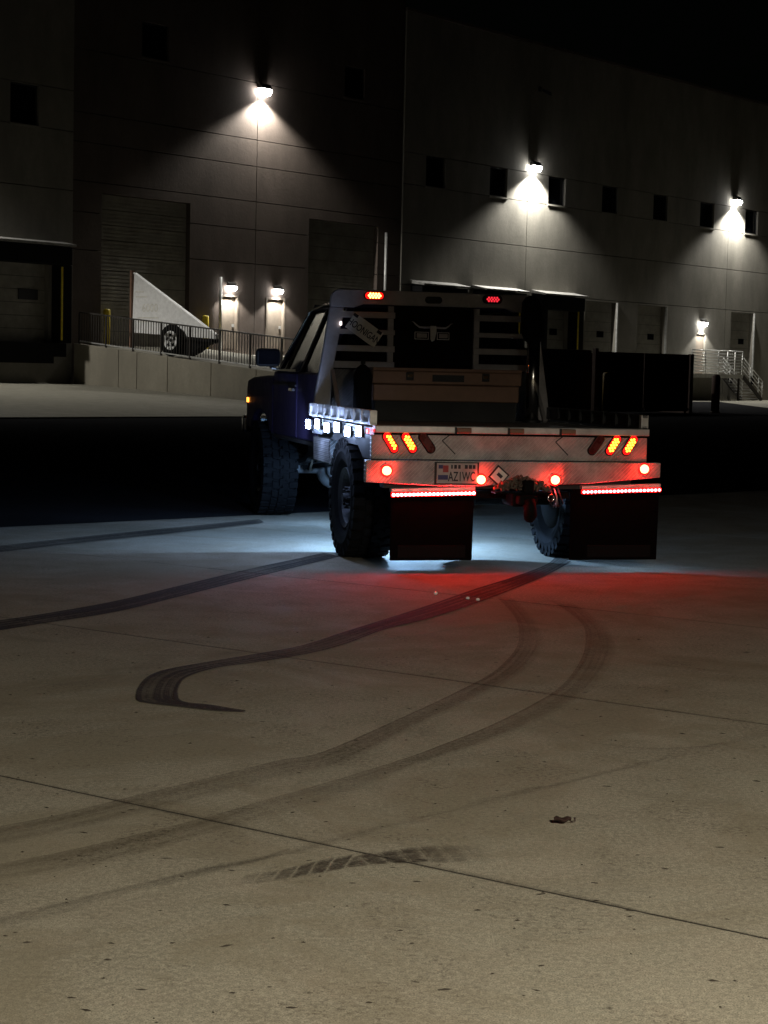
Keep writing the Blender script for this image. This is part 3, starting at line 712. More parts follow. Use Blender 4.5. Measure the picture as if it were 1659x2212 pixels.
for g0, g1 in ((3.5, 6.05), (6.1, 8.68)):
    gt = MB().box(g0, g1, 0.08, 0.11, 0.08, 2.22).build('gate', 'brown_dark', er)
    n = 22
    for q in range(n):
        xx = g0 + (q + 0.25) * (g1 - g0) / n
        MB().box(xx, xx + 0.055, 0.045, 0.079, 0.1, 2.2).build('rib', 'brown_dark', gt)
    MB().box(g0, g1, 0.02, 0.044, 0.1, 0.2).build('gate_rail', 'brown_dark', gt)
bo = tag(empty('bollard', (7.82, 64.55, 0.0), 0), 'dull yellow bollard standing before the ribbed enclosure gates', 'bollard', 'bollards')
MB().lathe([(0, 0.001), (0, 0.13), (1.42, 0.13), (1.47, 0.09), (1.49, 0.001)], (0, 0, 0), (0, 0, 1), 20).build('post', 'yellow_dull', bo, smooth=True)
MB().lathe([(0, 0.16), (0.05, 0.16), (0.07, 0.135)], (0, 0, 0), (0, 0, 1), 20).build('collar', 'wall_ramp', bo)
bo = tag(empty('bollard', (12.65, 69.6, 0.0), 0), 'dark brown bollard right of the enclosure, before the metal stairs', 'bollard', 'bollards')
MB().lathe([(0, 0.001), (0, 0.16), (1.42, 0.16), (1.47, 0.12), (1.50, 0.001)], (0, 0, 0), (0, 0, 1), 20).build('post', 'brown_paint', bo, smooth=True)
MB().lathe([(0, 0.19), (0.05, 0.19), (0.07, 0.165)], (0, 0, 0), (0, 0, 1), 20).build('collar', 'wall_ramp', bo)

# ------------------------------------------------------------------ metal stairs and landing on the right wing
st = wthing('metal_staircase', 'galvanised metal landing and stairs with pipe railings at the right wing', 'stairs', -3.0, 0, 0.0)
MB().box(-3.3, 2.6, -1.5, -0.003, 1.40, 1.50).build('platform', 'galvanised', st)
MB().box(-3.3, 2.6, -1.54, -1.501, 1.30, 1.52).build('platform_edge', 'galvanised', st)
for xx in (-3.2, -0.25, 2.2):
    MB().box(xx, xx + 0.1, -1.48, -1.38, 0.0, 1.398).build('leg', 'rail_dark', st)
def pipe_rail(x0, x1, y, z0, z1, posts, n=8):
    for k in range(n):
        zz = z0 + (z1 - z0) * k / (n - 1)
        MB().cyl((x0, y, zz), (x1, y, zz), 0.026 if k < n - 1 else 0.032, n=8).build('rail', 'galvanised', st, smooth=True)
    for p in posts:
        MB().cyl((p, y, 1.5), (p, y, z1), 0.03, n=8).build('rail_post', 'galvanised', st, smooth=True)
pipe_rail(-3.15, -0.2, -1.45, 1.66, 2.82, (-3.15, -1.65, -0.2))
pipe_rail(0.85, 2.55, -1.45, 1.66, 2.82, (0.85, 1.7, 2.55))
pipe_rail(-0.2, 0.85, -1.45, 1.66, 2.82, ())
nst = 8
for k in range(nst):
    xx = 2.6 + k * 0.29; zz = 1.5 - (k + 1) * 0.17
    MB().box(xx, xx + 0.28, -1.46, -0.2, zz - 0.03, zz).build('tread', 'galvanised', st)
for yy in (-1.52, -0.2):
    MB().bar((2.55, yy, 1.42), (2.6 + nst * 0.29, yy, 0.06), 0.05, 0.24).build('stringer', 'rail_dark', st)
    for dz, r in ((1.0, 0.03), (0.55, 0.024), (0.78, 0.024), (0.3, 0.024)):
        MB().cyl((2.6, yy, 1.45 + dz), (2.6 + nst * 0.29 + 0.1, yy, 0.12 + dz), r, n=8).build('rail', 'galvanised', st, smooth=True)
    for q in (0.35, 0.8, 1.0):
        xx = 2.6 + nst * 0.29 * q; zz = 1.45 - 1.33 * q
        MB().cyl((xx, yy, zz), (xx, yy, zz + 1.0), 0.026, n=8).build('rail_post', 'galvanised', st, smooth=True)

# ------------------------------------------------------------------ yard lamp behind the camera that lights the slabs
yl = tag(empty('yard_lamp', (4.6, -3.4, 0.0), 0), 'pole lamp behind the viewer lighting the concrete yard', 'lamp')
MB().cyl((0, 0, 0), (0, 0, 3.7), 0.07, 0.05, 14).build('pole', 'lamp_pole_paint', yl, smooth=True)
MB().box(-0.2, 0.2, -0.2, 0.2, 0.0, 0.12).build('base', 'wall_ramp', yl, bevel=0.02)
MB().bar((0, 0, 3.62), (-1.78, 3.46, 3.66), 0.06, 0.06).build('arm', 'lamp_pole_paint', yl)
MB().obox((-1.9, 3.7, 3.66), ((-0.5, 0.87, 0), (0.87, 0.5, 0), (0, 0, 1)), (0.28, 0.14, 0.05)).build('head', 'lamp_pole_paint', yl, bevel=0.02)
MB().obox((-1.9, 3.7, 3.60), ((-0.5, 0.87, 0), (0.87, 0.5, 0), (0, 0, 1)), (0.22, 0.10, 0.008)).build('lens', 'lamp_lens', yl)
ld = bpy.data.lights.new('lamp_light', 'SPOT'); ld.energy = 1950; ld.color = (1.0, 0.915, 0.72); ld.spot_size = R_(150); ld.spot_blend = 0.22; ld.shadow_soft_size = 0.25
lo = bpy.data.objects.new('lamp_light', ld); col.objects.link(lo); lo.parent = yl; lo.location = (-1.9, 3.7, 3.50); lo.rotation_euler = (R_(9.7), 0, 0)

# ------------------------------------------------------------------ the flatbed pickup (x right, y forward from the rear axle, z up)
T = tag(empty('flatbed_truck', (0.6486, 14.3108, 0.0), R_(13.85)), 'lifted dark pickup with aluminium flatbed, lit tail lamps and mud flaps', 'truck')
AX = 3.95; TR = 0.468; TO = 1.02; TWD = 0.35
# wheels
def wheel_parts(sx, y):
    o = sx * TO; d = -sx      # outer face at o, going inwards d
    rim = MB().lathe([(0.07, 0.02), (0.05, 0.07), (0.09, 0.10), (0.12, 0.17), (0.05, 0.20), (0.03, 0.235), (0.06, 0.24), (0.29, 0.24), (0.30, 0.21), (0.2, 0.1), (0.2, 0.02)], (o, y, TR), (d, 0, 0), 28)
    for k in range(8):
        a = 2 * math.pi * k / 8
        rim.cyl((o + d * 0.03, y + 0.075 * math.cos(a), TR + 0.075 * math.sin(a)), (o + d * 0.08, y + 0.075 * math.cos(a), TR + 0.075 * math.sin(a)), 0.012, n=6)
    w_ = rim.build('wheel', 'rim_metal', T)
    ty = MB().lathe([(0.045, 0.242), (0.012, 0.30), (0.0, 0.36), (0.012, 0.415), (0.045, 0.443), (0.09, 0.452), (TWD - 0.09, 0.452), (TWD - 0.045, 0.443), (TWD - 0.012, 0.415), (TWD, 0.36), (TWD - 0.012, 0.30), (TWD - 0.045, 0.242)], (o, y, TR), (d, 0, 0), 48)
    n = 30
    for k in range(n):
        for (h, hw, ph, tilt) in ((0.045, 0.042, 0.0, 0.0), (0.125, 0.030, 0.5, 0.5), (TWD / 2 + 0.018, 0.028, 0.15, -0.5), (TWD - 0.125, 0.030, 0.65, 0.5), (TWD - 0.045, 0.042, 0.5, 0.0)):
            a = 2 * math.pi * (k + ph) / n
            rad = Vector((0, math.cos(a), math.sin(a))); tan = Vector((0, -math.sin(a), math.cos(a))); axv = Vector((d, 0, 0))
            rr = 0.458 if hw < 0.04 else 0.447
            c = Vector((o + d * h, y, TR)) + rad * rr
            ax1 = (axv + tan * tilt * 0.5).normalized()
            ty.obox(c, (ax1, tan, rad), (hw, 0.034 if hw < 0.04 else 0.030, 0.010 if hw < 0.04 else 0.016))
        # side biter lugs
        a = 2 * math.pi * (k + 0.25) / n
        rad = Vector((0, math.cos(a), math.sin(a))); tan = Vector((0, -math.sin(a), math.cos(a)))
        for h in (0.012, TWD - 0.012):
            ty.obox(Vector((o + d * h, y, TR)) + rad * 0.412, (Vector((d, 0, 0)), tan, rad), (0.008, 0.024, 0.028))
    ty.build('tyre', 'tyre_rubber', w_)
    MB().lathe([(0.20, 0.001), (0.20, 0.15), (0.25, 0.235), (0.31, 0.238), (0.33, 0.20), (0.34, 0.001)], (o, y, TR), (d, 0, 0), 24).build('added_rim_cover', 'hitch_black', w_, smooth=True)  # black disc added to keep the inner side of the rim dark
    MB().cyl((o + d * 0.10, y, TR), (o - d * 0.0 + d * 0.015, y, TR), 0.045, 0.035, 14).build('hub', 'rim_metal', w_, smooth=False)
for y in (0.0, AX):
    for sx in (-1, 1): wheel_parts(sx, y)

# frame, axles, springs
fr = MB()
for sx in (-1, 1):
    fr.box(sx * 0.44 - 0.04, sx * 0.44 + 0.04, -1.08, 4.6, 0.70, 0.86)
for yy in (-0.95, 0.55, 1.6, 2.6, 4.4): fr.box(-0.40, 0.40, yy - 0.05, yy + 0.05, 0.72, 0.82)
fr.build('chassis_frame', 'frame_black', T)
for y, nm, mt, dx in ((0.0, 'rear_axle', 'hitch_black', -0.16), (AX, 'front_axle', 'cast_metal', -0.22)):
    a = MB().cyl((-0.68, y, TR), (0.68, y, TR), 0.055, n=14)
    a.ball((dx, y, TR), 0.24 if y < 1 else 0.19, 0.20, 0.21, 16, 10)
    a.cyl((dx, y - 0.19, TR), (dx, y - 0.24, TR), 0.13, 0.11, 14)
    a.build(nm, mt, T, smooth=True)
    for sx in (-1, 1):
        MB().tube([(sx * 0.56, y - 0.68, 0.70), (sx * 0.56, y - 0.35, 0.58), (sx * 0.56, y, 0.54), (sx * 0.56, y + 0.35, 0.58), (sx * 0.56, y + 0.68, 0.70)], [0.035, 0.045, 0.06, 0.045, 0.035], 6).build('leaf_spring', 'frame_black', T)
        MB().cyl((sx * 0.5, y - 0.16, 0.46), (sx * 0.42, y - 0.3, 0.98), 0.035, 0.03, 10).build('shock_absorber', 'chrome' if y > 1 else 'cast_metal', T, smooth=True)
MB().cyl((0.02, 0.2, 0.50), (0.05, 2.2, 0.68), 0.045, n=12).build('drive_shaft', 'frame_black', T, smooth=True)
MB().box(-0.22, 0.20, 2.15, 2.65, 0.52, 0.84).build('transfer_case', 'cast_metal', T, bevel=0.05)
MB().box(-0.46, 0.46, 2.3, 2.45, 0.50, 0.56).build('crossmember', 'frame_black', T)
MB().bar((-0.55, 3.85, 0.48), (0.30, 2.95, 0.66), 0.05, 0.05).build('radius_arm', 'chrome', T)
MB().cyl((0.36, 1.2, 0.62), (0.36, 2.0, 0.62), 0.11, n=16).build('silencer', 'cast_metal', T, smooth=True)
MB().box(-0.74, -0.50, 1.25, 2.75, 0.62, 0.84).build('fuel_tank', 'frame_black', T, bevel=0.03)
MB().box(0.50, 0.74, 1.25, 2.75, 0.62, 0.84).build('fuel_tank', 'frame_black', T, bevel=0.03)

# cab: lower body, floor and cowl
def arch(y0, r, zc, a0, a1, n=12):
    return [(y0 + r * math.cos(R_(a0 + (a1 - a0) * k / n)), zc + r * math.sin(R_(a0 + (a1 - a0) * k / n))) for k in range(n + 1)]
def mirror_pts(p): return p
cab = MB()
cab.box(-0.93, 0.93, 1.18, 3.32, 0.84, 1.40)
body = cab.build('cab', 'truck_paint', T, bevel=0.03)
for sx in (-1, 1):
    x0, x1 = sorted((sx * 0.932, sx * 0.985))
    # quarter panel behind the door
    MB().prism([(1.16, 0.88), (1.16, 1.43), (2.04, 1.43), (2.04, 0.84), (1.3, 0.84)], 'x', x0, x1).build('quarter_panel', 'truck_paint', T, bevel=0.02)
    dr = MB().prism([(2.055, 0.84), (2.055, 1.43), (3.20, 1.43), (3.22, 1.2), (3.20, 0.84)], 'x', x0, x1).build('door', 'truck_paint', T, bevel=0.02)
    hx = sx * 0.987
    MB().box(min(hx, hx + sx * 0.03), max(hx, hx + sx * 0.03), 2.13, 2.29, 1.255, 1.285).build('door_handle', 'chrome', dr, bevel=0.005)
    MB().box(min(hx, hx + sx * 0.012), max(hx, hx + sx * 0.012), 2.06, 3.19, 1.300, 1.315).build('trim_strip', 'trim_black', dr)
    MB().box(min(hx, hx + sx * 0.012), max(hx, hx + sx * 0.012), 2.06, 3.19, 1.432, 1.452).build('belt_moulding', 'chrome', dr)
    # front fender with wheel arch
    pts = [(3.235, 0.86), (3.235, 1.38)] + [(3.6, 1.385), (4.4, 1.36), (4.68, 1.33), (4.74, 1.25), (4.75, 0.86), (4.56, 0.84)] + [(AX + 0.60 * math.cos(R_(q)), 0.70 + 0.34 * math.sin(R_(q))) for q in range(25, 156, 13)] + [(3.34, 0.84)]
    xa, xb = sorted((sx * 0.90, sx * 0.985))
    fd = MB().prism(pts, 'x', xa, xb).build('fender', 'truck_paint', T, bevel=0.02)
    MB().box(min(hx, hx + sx * 0.015), max(hx, hx + sx * 0.015), 4.58, 4.66, 1.10, 1.15).build('marker_lamp', 'marker_amber', fd, bevel=0.005)
    # pillars and window frames
    def P(y, z, inset=0.0):
        # greenhouse side plane: leans in from 0.955 at the belt to 0.715 at the roof
        t = (z - 1.43) / (2.0 - 1.43)
        return Vector((sx * (0.955 - 0.24 * t - inset), y, z))
    for nm, (ya, yb) in (('pillar', ((1.20, 1.30), (1.22, 1.31))), ('pillar', ((2.03, 2.11), (2.06, 2.12))), ('pillar', ((3.10, 3.22), (2.70, 2.80)))):
        lo = [P(ya[0], 1.42), P(ya[1], 1.42), P(ya[1], 1.42, 0.06), P(ya[0], 1.42, 0.06)]
        hi = [P(yb[0], 2.0), P(yb[1], 2.0), P(yb[1], 2.0, 0.06), P(yb[0], 2.0, 0.06)]
        MB().hexa(lo + hi).build(nm, 'truck_paint' if ya[0] != 2.03 else 'trim_black', T)
    for (y0, y1, y2, y3), nm in (((2.115, 3.09, 2.70, 2.125), 'side_window'), ((1.305, 2.025, 2.055, 1.315), 'quarter_window')):
        a = [P(y0, 1.43, 0.02), P(y1, 1.43, 0.02), P(y2, 1.98, 0.02), P(y3, 1.98, 0.02)]
        b = [q - Vector((sx * 0.006, 0, 0)) for q in a]
        g = MB().hexa(a + b).build(nm, 'auto_glass', T)
        if nm == 'side_window':
            MB().bar(P(2.82, 1.43, 0.012), P(2.70, 1.96, 0.012), 0.012, 0.025).build('vent_divider', 'chrome', g)
    # drip rail
    MB().tube([P(3.06, 1.55, -0.005), P(2.76, 1.99, -0.012), P(2.2, 2.03, -0.014), P(1.22, 2.03, -0.014)], 0.012, 6).build('drip_rail', 'chrome', T)
# roof
MB().prism([(-0.735, 1.985), (-0.70, 2.04), (-0.5, 2.068), (0.5, 2.068), (0.70, 2.04), (0.735, 1.985)], 'y', 1.2, 2.72).build('roof', 'truck_paint', T, bevel=0.015)
MB().hexa([(-0.70, 2.725, 1.99), (0.70, 2.725, 1.99), (0.70, 2.80, 1.985), (-0.70, 2.80, 1.985), (-0.70, 2.725, 2.05), (0.70, 2.725, 2.05), (0.68, 2.80, 2.02), (-0.68, 2.80, 2.02)]).build('roof_header', 'truck_paint', T)
MB().hexa([(-0.88, 3.28, 1.44), (0.88, 3.28, 1.44), (0.69, 2.815, 1.985), (-0.69, 2.815, 1.985), (-0.88, 3.288, 1.445), (0.88, 3.288, 1.445), (0.69, 2.823, 1.99), (-0.69, 2.823, 1.99)]).build('windscreen', 'auto_glass', T)
MB().hexa([(-0.80, 1.19, 1.46), (0.80, 1.19, 1.46), (0.66, 1.21, 1.96), (-0.66, 1.21, 1.96), (-0.80, 1.197, 1.46), (0.80, 1.197, 1.46), (0.66, 1.217, 1.96), (-0.66, 1.217, 1.96)]).build('rear_window', 'auto_glass', T)
MB().box(-0.93, 0.93, 1.15, 1.185, 0.88, 1.45).build('cab_back', 'truck_paint', T)
# seats inside
for sx in (-1, 1):
    MB().box(sx * 0.42 - 0.26, sx * 0.42 + 0.26, 2.0, 2.16, 1.40, 1.74).build('seat_back', 'trim_black', T, bevel=0.05)
# bonnet, grille, lamps, bumper
MB().hexa([(-0.895, 3.33, 1.0), (0.895, 3.33, 1.0), (0.89, 4.72, 1.0), (-0.89, 4.72, 1.0), (-0.895, 3.33, 1.415), (0.895, 3.33, 1.415), (0.88, 4.70, 1.345), (-0.88, 4.70, 1.345)]).build('bonnet', 'truck_paint', T, bevel=0.03)
MB().box(-0.97, 0.97, 4.755, 4.80, 0.98, 1.30).build('grille', 'chrome', T, bevel=0.015)
for sx in (-1, 1):
    MB().box(sx * 0.74 - 0.11, sx * 0.74 + 0.11, 4.801, 4.83, 1.06, 1.22).build('headlamp', 'auto_glass', T, bevel=0.015)
MB().box(-1.0, 1.0, 4.84, 4.98, 0.78, 0.96).build('front_bumper', 'chrome', T, bevel=0.03)
MB().box(-0.36, 0.36, 4.6, 4.84, 0.72, 0.8).build('bumper_bracket', 'frame_black', T)
# mirrors
for sx in (-1, 1):
    mi = MB().box(sx * 1.085 - 0.115, sx * 1.085 + 0.115, 2.93, 3.01, 1.47, 1.64).build('mirror', 'trim_black', T, bevel=0.035)
    MB().tube([(sx * 0.95, 3.02, 1.44), (sx * 1.04, 3.03, 1.46), (sx * 1.08, 3.0, 1.50)], 0.014, 6).build('mirror_arm', 'chrome', mi)
    MB().box(sx * 1.085 - 0.095, sx * 1.085 + 0.095, 2.925, 2.9295, 1.49, 1.62).build('mirror_glass', 'auto_glass', mi)
# running board / rocker
for sx in (-1, 1):
    xa, xb = sorted((sx * 0.80, sx * 0.97))
    MB().box(xa, xb, 1.35, 3.25, 0.80, 0.838).build('running_board', 'frame_black', T, bevel=0.008)

# flatbed
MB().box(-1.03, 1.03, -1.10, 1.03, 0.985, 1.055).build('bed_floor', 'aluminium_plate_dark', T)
MB().box(-1.0, 1.0, -1.09, 1.02, 0.90, 0.984).build('bed_frame', 'frame_black', T)
tg = MB().box(-1.055, 1.055, -1.15, -1.101, 0.830, 1.006).build('rear_skirt', 'aluminium_plate', T, bevel=0.004)
MB().box(-1.035, 1.06, -1.180, -1.09, 1.022, 1.074).build('bed_edge_channel', 'aluminium', T, bevel=0.006)
for xx in (-0.377, 0.023, 0.421):
    MB().box(xx - 0.055, xx + 0.055, -1.200, -1.1805, 1.026, 1.066).build('tie_down_pocket', 'tool_box_metal', T, bevel=0.008)
    MB().box(xx - 0.069, xx - 0.0555, -1.196, -1.176, 1.020, 1.068).build('tie_down_pocket_edge', 'trim_black', T)
MB().box(-1.03, 1.05, -1.145, -1.10, 1.0065, 1.0215).build('channel_shade_strip', 'hitch_black', T)  # black strip in the gap, its shade put in as colour
# chevron seams in the skirt
for x0 in (-0.53, 0.335):
    MB().bar((x0, -1.1515, 0.969), (x0 + 0.055, -1.1515, 1.010), 0.004, 0.007).bar((x0, -1.1515, 0.969), (x0 + 0.10, -1.1515, 0.872), 0.004, 0.007).build('skirt_seam', 'trim_black', tg)
# bumper plate
MB().prism([(-1.10, 0.824), (1.16, 0.824), (1.16, 0.715), (0.60, 0.665), (0.33, 0.655), (0.30, 0.648), (-0.16, 0.648), (-0.22, 0.640), (-0.56, 0.640), (-1.10, 0.665)], 'y', -1.175, -1.11).build('rear_bumper', 'aluminium_plate', T, bevel=0.006)
MB().box(-0.95, 0.95, -1.109, -1.0, 0.62, 0.80).build('bumper_beam', 'frame_black', T)
# corner skirts and fender skin on the sides
for sx in (-1, 1):
    xa, xb = sorted((sx * 1.005, sx * 1.05))
    sk = MB().prism([(-1.10, 0.826), (-1.10, 1.0), (1.02, 1.0), (1.02, 0.93), (0.62, 0.93), (0.50, 0.975), (-0.55, 0.975), (-0.86, 0.826)], 'x', xa, xb).build('side_skirt', 'skirt_grey', T, bevel=0.004)
    # stake rail
    xr0, xr1 = sorted((sx * 1.02, sx * 1.06))
    rm = 'aluminium' if sx < 0 else 'frame_black'  # right rail coloured black to stand for the missing light there
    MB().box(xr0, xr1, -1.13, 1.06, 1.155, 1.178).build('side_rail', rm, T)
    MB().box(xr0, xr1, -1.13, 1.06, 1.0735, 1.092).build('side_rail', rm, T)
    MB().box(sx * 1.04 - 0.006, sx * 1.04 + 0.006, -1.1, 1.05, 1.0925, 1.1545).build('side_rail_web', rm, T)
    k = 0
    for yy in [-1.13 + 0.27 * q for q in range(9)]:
        MB().box(xr0 - 0.008, xr1 + 0.008, yy, yy + 0.05, 1.076, 1.176).build('stake_pocket', 'aluminium' if sx < 0 or yy < -1.1 else 'frame_black', T, bevel=0.003)  # right pockets get the same unlit black, except the rearmost
    # side marker
    MB().box(*sorted((sx * 1.051, sx * 1.065)), -1.06, -1.02, 1.0105, 1.045).build('side_marker', 'marker_red', T, bevel=0.004)
    # under-body tool box
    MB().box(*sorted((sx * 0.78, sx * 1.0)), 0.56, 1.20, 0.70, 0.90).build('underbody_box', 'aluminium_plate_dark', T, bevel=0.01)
# white side flood lamps under the left rail
for sx in (-1, 1):
    for k in range(6):
        yy = 1.04 - 0.375 * k
        zc = 1.005 + (0.012 if k % 2 else -0.004)
        pd = MB().box(*sorted((sx * 1.053, sx * 1.075)), yy - 0.070, yy + 0.070, zc - 0.042, zc + 0.042).build('flood_lamp', 'trim_black', T, bevel=0.006)
        MB().box(*sorted((sx * 1.0755, sx * 1.088)), yy - 0.064, yy + 0.064, zc - 0.037, zc + 0.037).build('flood_lens', 'led_white' if sx < 0 else 'auto_glass', pd, bevel=0.004)

for yy in (0.85, -0.1):
    ld = bpy.data.lights.new('flood_light', 'POINT'); ld.energy = 7; ld.color = (0.42, 0.58, 1.0); ld.shadow_soft_size = 0.04
    lo = bpy.data.objects.new('flood_light', ld); col.objects.link(lo); lo.parent = T; lo.location = (-1.135, yy, 1.0)

ld = bpy.data.lights.new('flood_light', 'SPOT'); ld.energy = 60; ld.color = (0.42, 0.58, 1.0); ld.spot_size = R_(75); ld.spot_blend = 0.6; ld.shadow_soft_size = 0.05  # forward beam added to brighten the front tyre and cab side
lo = bpy.data.objects.new('flood_light', ld); col.objects.link(lo); lo.parent = T; lo.location = (-1.17, 1.12, 1.0); lo.rotation_euler = (R_(84), 0, R_(10))

# tail lamps
def oval(cx, cz, y0, y1, a, b, ang, n=20):
    ca, sa = math.cos(R_(ang)), math.sin(R_(ang)); pts = []
    for k in range(n):
        t = 2 * math.pi * k / n
        # stadium outline
        u = (a - b) * (1 if math.cos(t) > 0 else -1) + b * math.cos(t); w = b * math.sin(t)
        pts.append((cx + u * ca - w * sa, cz + u * sa + w * ca))
    return MB().prism(pts, 'y', y0, y1)
def leds(cx, cz, y, a, b, ang, rows=((-1, 3), (0, 5), (1, 3)), r=0.0085):
    ca, sa = math.cos(R_(ang)), math.sin(R_(ang)); mb = MB()
    for rw_, n in rows:
        for k in range(n):
            u = (k - (n - 1) / 2) * (1.55 * a / 5.2) * 1.05; w = rw_ * b * 0.52
            mb.ball((cx + u * ca - w * sa, y, cz + u * sa + w * ca), r, 0.004, r, 8, 4)
    return mb
for cx, ang, lit in ((-0.917, -58, 1), (-0.779, -58, 1), (-0.646, -55, 0), (0.649, 55, 0), (0.784, 58, 1), (0.915, 58, 1)):
    gr = oval(cx, 0.952, -1.158, -1.1505, 0.088, 0.037, ang).build('tail_lamp', 'rubber_black', T)
    oval(cx, 0.952, -1.170, -1.1585, 0.080, 0.030, ang).build('lamp_lens', 'lens_red_lit' if lit else 'lens_off', gr, bevel=0.004)
    if lit: leds(cx, 0.952, -1.172, 0.080, 0.030, ang, ((0, 5), (1, 4)) if cx < -0.9 else ((-1, 4), (0, 5), (1, 4))).build('lamp_diodes', 'led_amber', gr, smooth=True)
for cx, cz in ((-0.947, 0.750), (-0.24, 0.690), (0.329, 0.692), (1.025, 0.778)):
    rg = MB().lathe([(0, 0.046), (0.006, 0.045), (0.010, 0.033), (0.0, 0.033)], (cx, -1.1755, cz), (0, -1, 0), 20).build('stop_lamp', 'lens_red_lit', T)  # lit red ring also stands in for the halo round the lamp
    MB().lathe([(0, 0.032), (0.020, 0.032), (0.034, 0.021), (0.040, 0.001)], (cx, -1.1765, cz), (0, -1, 0), 20).build('lamp_lens', 'stop_red', rg, smooth=True)
# mud flaps, hangers and light bars
for x0, x1, za, zb in ((-0.902, -0.272, 0.572, 0.588), (0.549, 1.172, 0.600, 0.620)):
    MB().hexa([(x0, -1.16, za + 0.02), (x1, -1.16, zb + 0.02), (x1, -1.10, zb + 0.02), (x0, -1.10, za + 0.02), (x0, -1.16, za + 0.048), (x1, -1.16, zb + 0.048), (x1, -1.10, zb + 0.048), (x0, -1.10, za + 0.048)]).build('mud_flap_hanger', 'aluminium', T, bevel=0.004)
    f0 = x0 if x0 < 0 else 0.47
    fl = MB().hexa([(f0 + 0.005, -1.135, 0.095), (x1 - 0.005, -1.135, 0.095), (x1 - 0.005, -1.120, 0.095), (f0 + 0.005, -1.120, 0.095), (f0, -1.135, za + 0.02), (x1, -1.135, zb + 0.02), (x1, -1.120, zb + 0.02), (f0, -1.120, za + 0.02)]).build('mud_flap', 'mud_rubber', T, bevel=0.012)
    MB().box(x0 + 0.06, x1 - 0.06, -1.142, -1.136, 0.115, 0.205).build('flap_weight', 'hitch_black', fl, bevel=0.003)
    n = 21
    bar_ = MB().hexa([(x0, -1.166, za - 0.012), (x1, -1.166, zb - 0.012), (x1, -1.142, zb - 0.012), (x0, -1.142, za - 0.012), (x0, -1.166, za + 0.018), (x1, -1.166, zb + 0.018), (x1, -1.142, zb + 0.018), (x0, -1.142, za + 0.018)]).build('light_bar', 'lens_red_lit', T)
    for k in range(n):
        t_ = (k + 0.5) / n; xx = x0 + (x1 - x0) * t_; zz = za + (zb - za) * t_ + 0.002
        MB().ball((xx, -1.168, zz), 0.0125, 0.006, 0.011, 8, 4).build('diode', 'led_red' if x0 < 0 else 'led_red_weak', bar_, smooth=True)
# licence plate
pf = MB().box(-0.590, -0.256, -1.183, -1.176, 0.652, 0.816).build('licence_plate', 'trim_black', T)
MB().box(-0.574, -0.270, -1.187, -1.1835, 0.662, 0.808).build('plate_face', 'plate_dull', pf)
FB = Matrix(((1, 0, 0, 0), (0, 0, -1, 0), (0, 1, 0, 0), (0, 0, 0, 1)))     # text plane facing the rear
text_obj('plate_lettering', 'AZ1WC', 0.096, 'plate_ink', pf, Matrix.Translation((-0.386, -1.188, 0.708)) @ FB, 0.001, 0.60)
MB().box(-0.562, -0.530, -1.189, -1.1875, 0.768, 0.795).build('plate_flag', 'plate_blue', pf)
MB().box(-0.529, -0.488, -1.189, -1.1875, 0.742, 0.792).build('plate_flag', 'plate_red', pf)
MB().box(-0.565, -0.490, -1.189, -1.1875, 0.688, 0.722).build('plate_flag', 'plate_blue', pf)
for xx, ww in ((-0.468, 0.012), (-0.445, 0.02), (-0.415, 0.018), (-0.365, 0.022), (-0.335, 0.024), (-0.305, 0.02)):
    MB().box(xx, xx + ww, -1.189, -1.1875, 0.768, 0.796).build('plate_mark', 'plate_ink', pf)
# tilted placard by the hitch
pc = MB().obox((-0.105, -1.184, 0.718), ((1, 0, -0.85), (0.85, 0, 1), (0, 1, 0)), (0.058, 0.058, 0.004)).build('placard', 'trim_black', T)
MB().obox((-0.105, -1.190, 0.718), ((1, 0, -0.85), (0.85, 0, 1), (0, 1, 0)), (0.046, 0.046, 0.0015)).build('placard_face', 'plate_white', pc)
MB().obox((-0.100, -1.1925, 0.722), ((1, 0, -0.85), (0.85, 0, 1), (0, 1, 0)), (0.022, 0.012, 0.001)).build('placard_mark', 'plate_ink', pc)
# hitch, pintle, chains and wiring
hi = MB().box(-0.02, 0.16, -1.26, -1.0, 0.50, 0.60).box(0.0, 0.14, -1.36, -1.261, 0.52, 0.585).build('hitch_receiver', 'hitch_black', T, bevel=0.01)
MB().box(-0.34, 0.48, -1.10, -1.0, 0.545, 0.60).build('hitch_tube', 'hitch_black', T, bevel=0.01)
MB().tube([(0.08, -1.34, 0.55), (0.08, -1.37, 0.49), (0.085, -1.36, 0.45), (0.09, -1.33, 0.42)], [0.05, 0.045, 0.05, 0.04], 10).build('pintle_hook', 'hitch_black', T, smooth=True)
MB().box(0.05, 0.13, -1.31, -1.2, 0.60, 0.695).build('hitch_coupler', 'hitch_black', T, bevel=0.015)
rnd = random.Random(3)
ch = MB()
for k in range(90):
    t_ = k / 89
    c = (-0.13 + 0.38 * t_ + rnd.uniform(-0.012, 0.012), -1.235 + rnd.uniform(-0.035, 0.03), 0.628 + (0.055 * math.sin(math.pi * t_) + 0.012) * rnd.random() * 1.3)
    ch.torus(c, (rnd.uniform(-1, 1), rnd.uniform(-1, 1), rnd.uniform(-1, 1)), 0.021, 0.007, 9, 5, 0.62)
ch.build('chain', 'chain_rust', T, smooth=True)
MB().box(-0.16, 0.27, -1.285, -1.176, 0.595, 0.607).build('chain_shelf', 'hitch_black', T)
for k in range(3):
    MB().tube([(0.30 + 0.03 * k, -1.16, 0.63), (0.31 + 0.03 * k, -1.20, 0.57), (0.29 + 0.05 * k, -1.20, 0.52), (0.33 + 0.02 * k, -1.16, 0.49), (0.37, -1.12, 0.55)], 0.006, 6).build('wiring_lead', 'cast_metal' if k == 1 else 'trim_black', T, smooth=True)
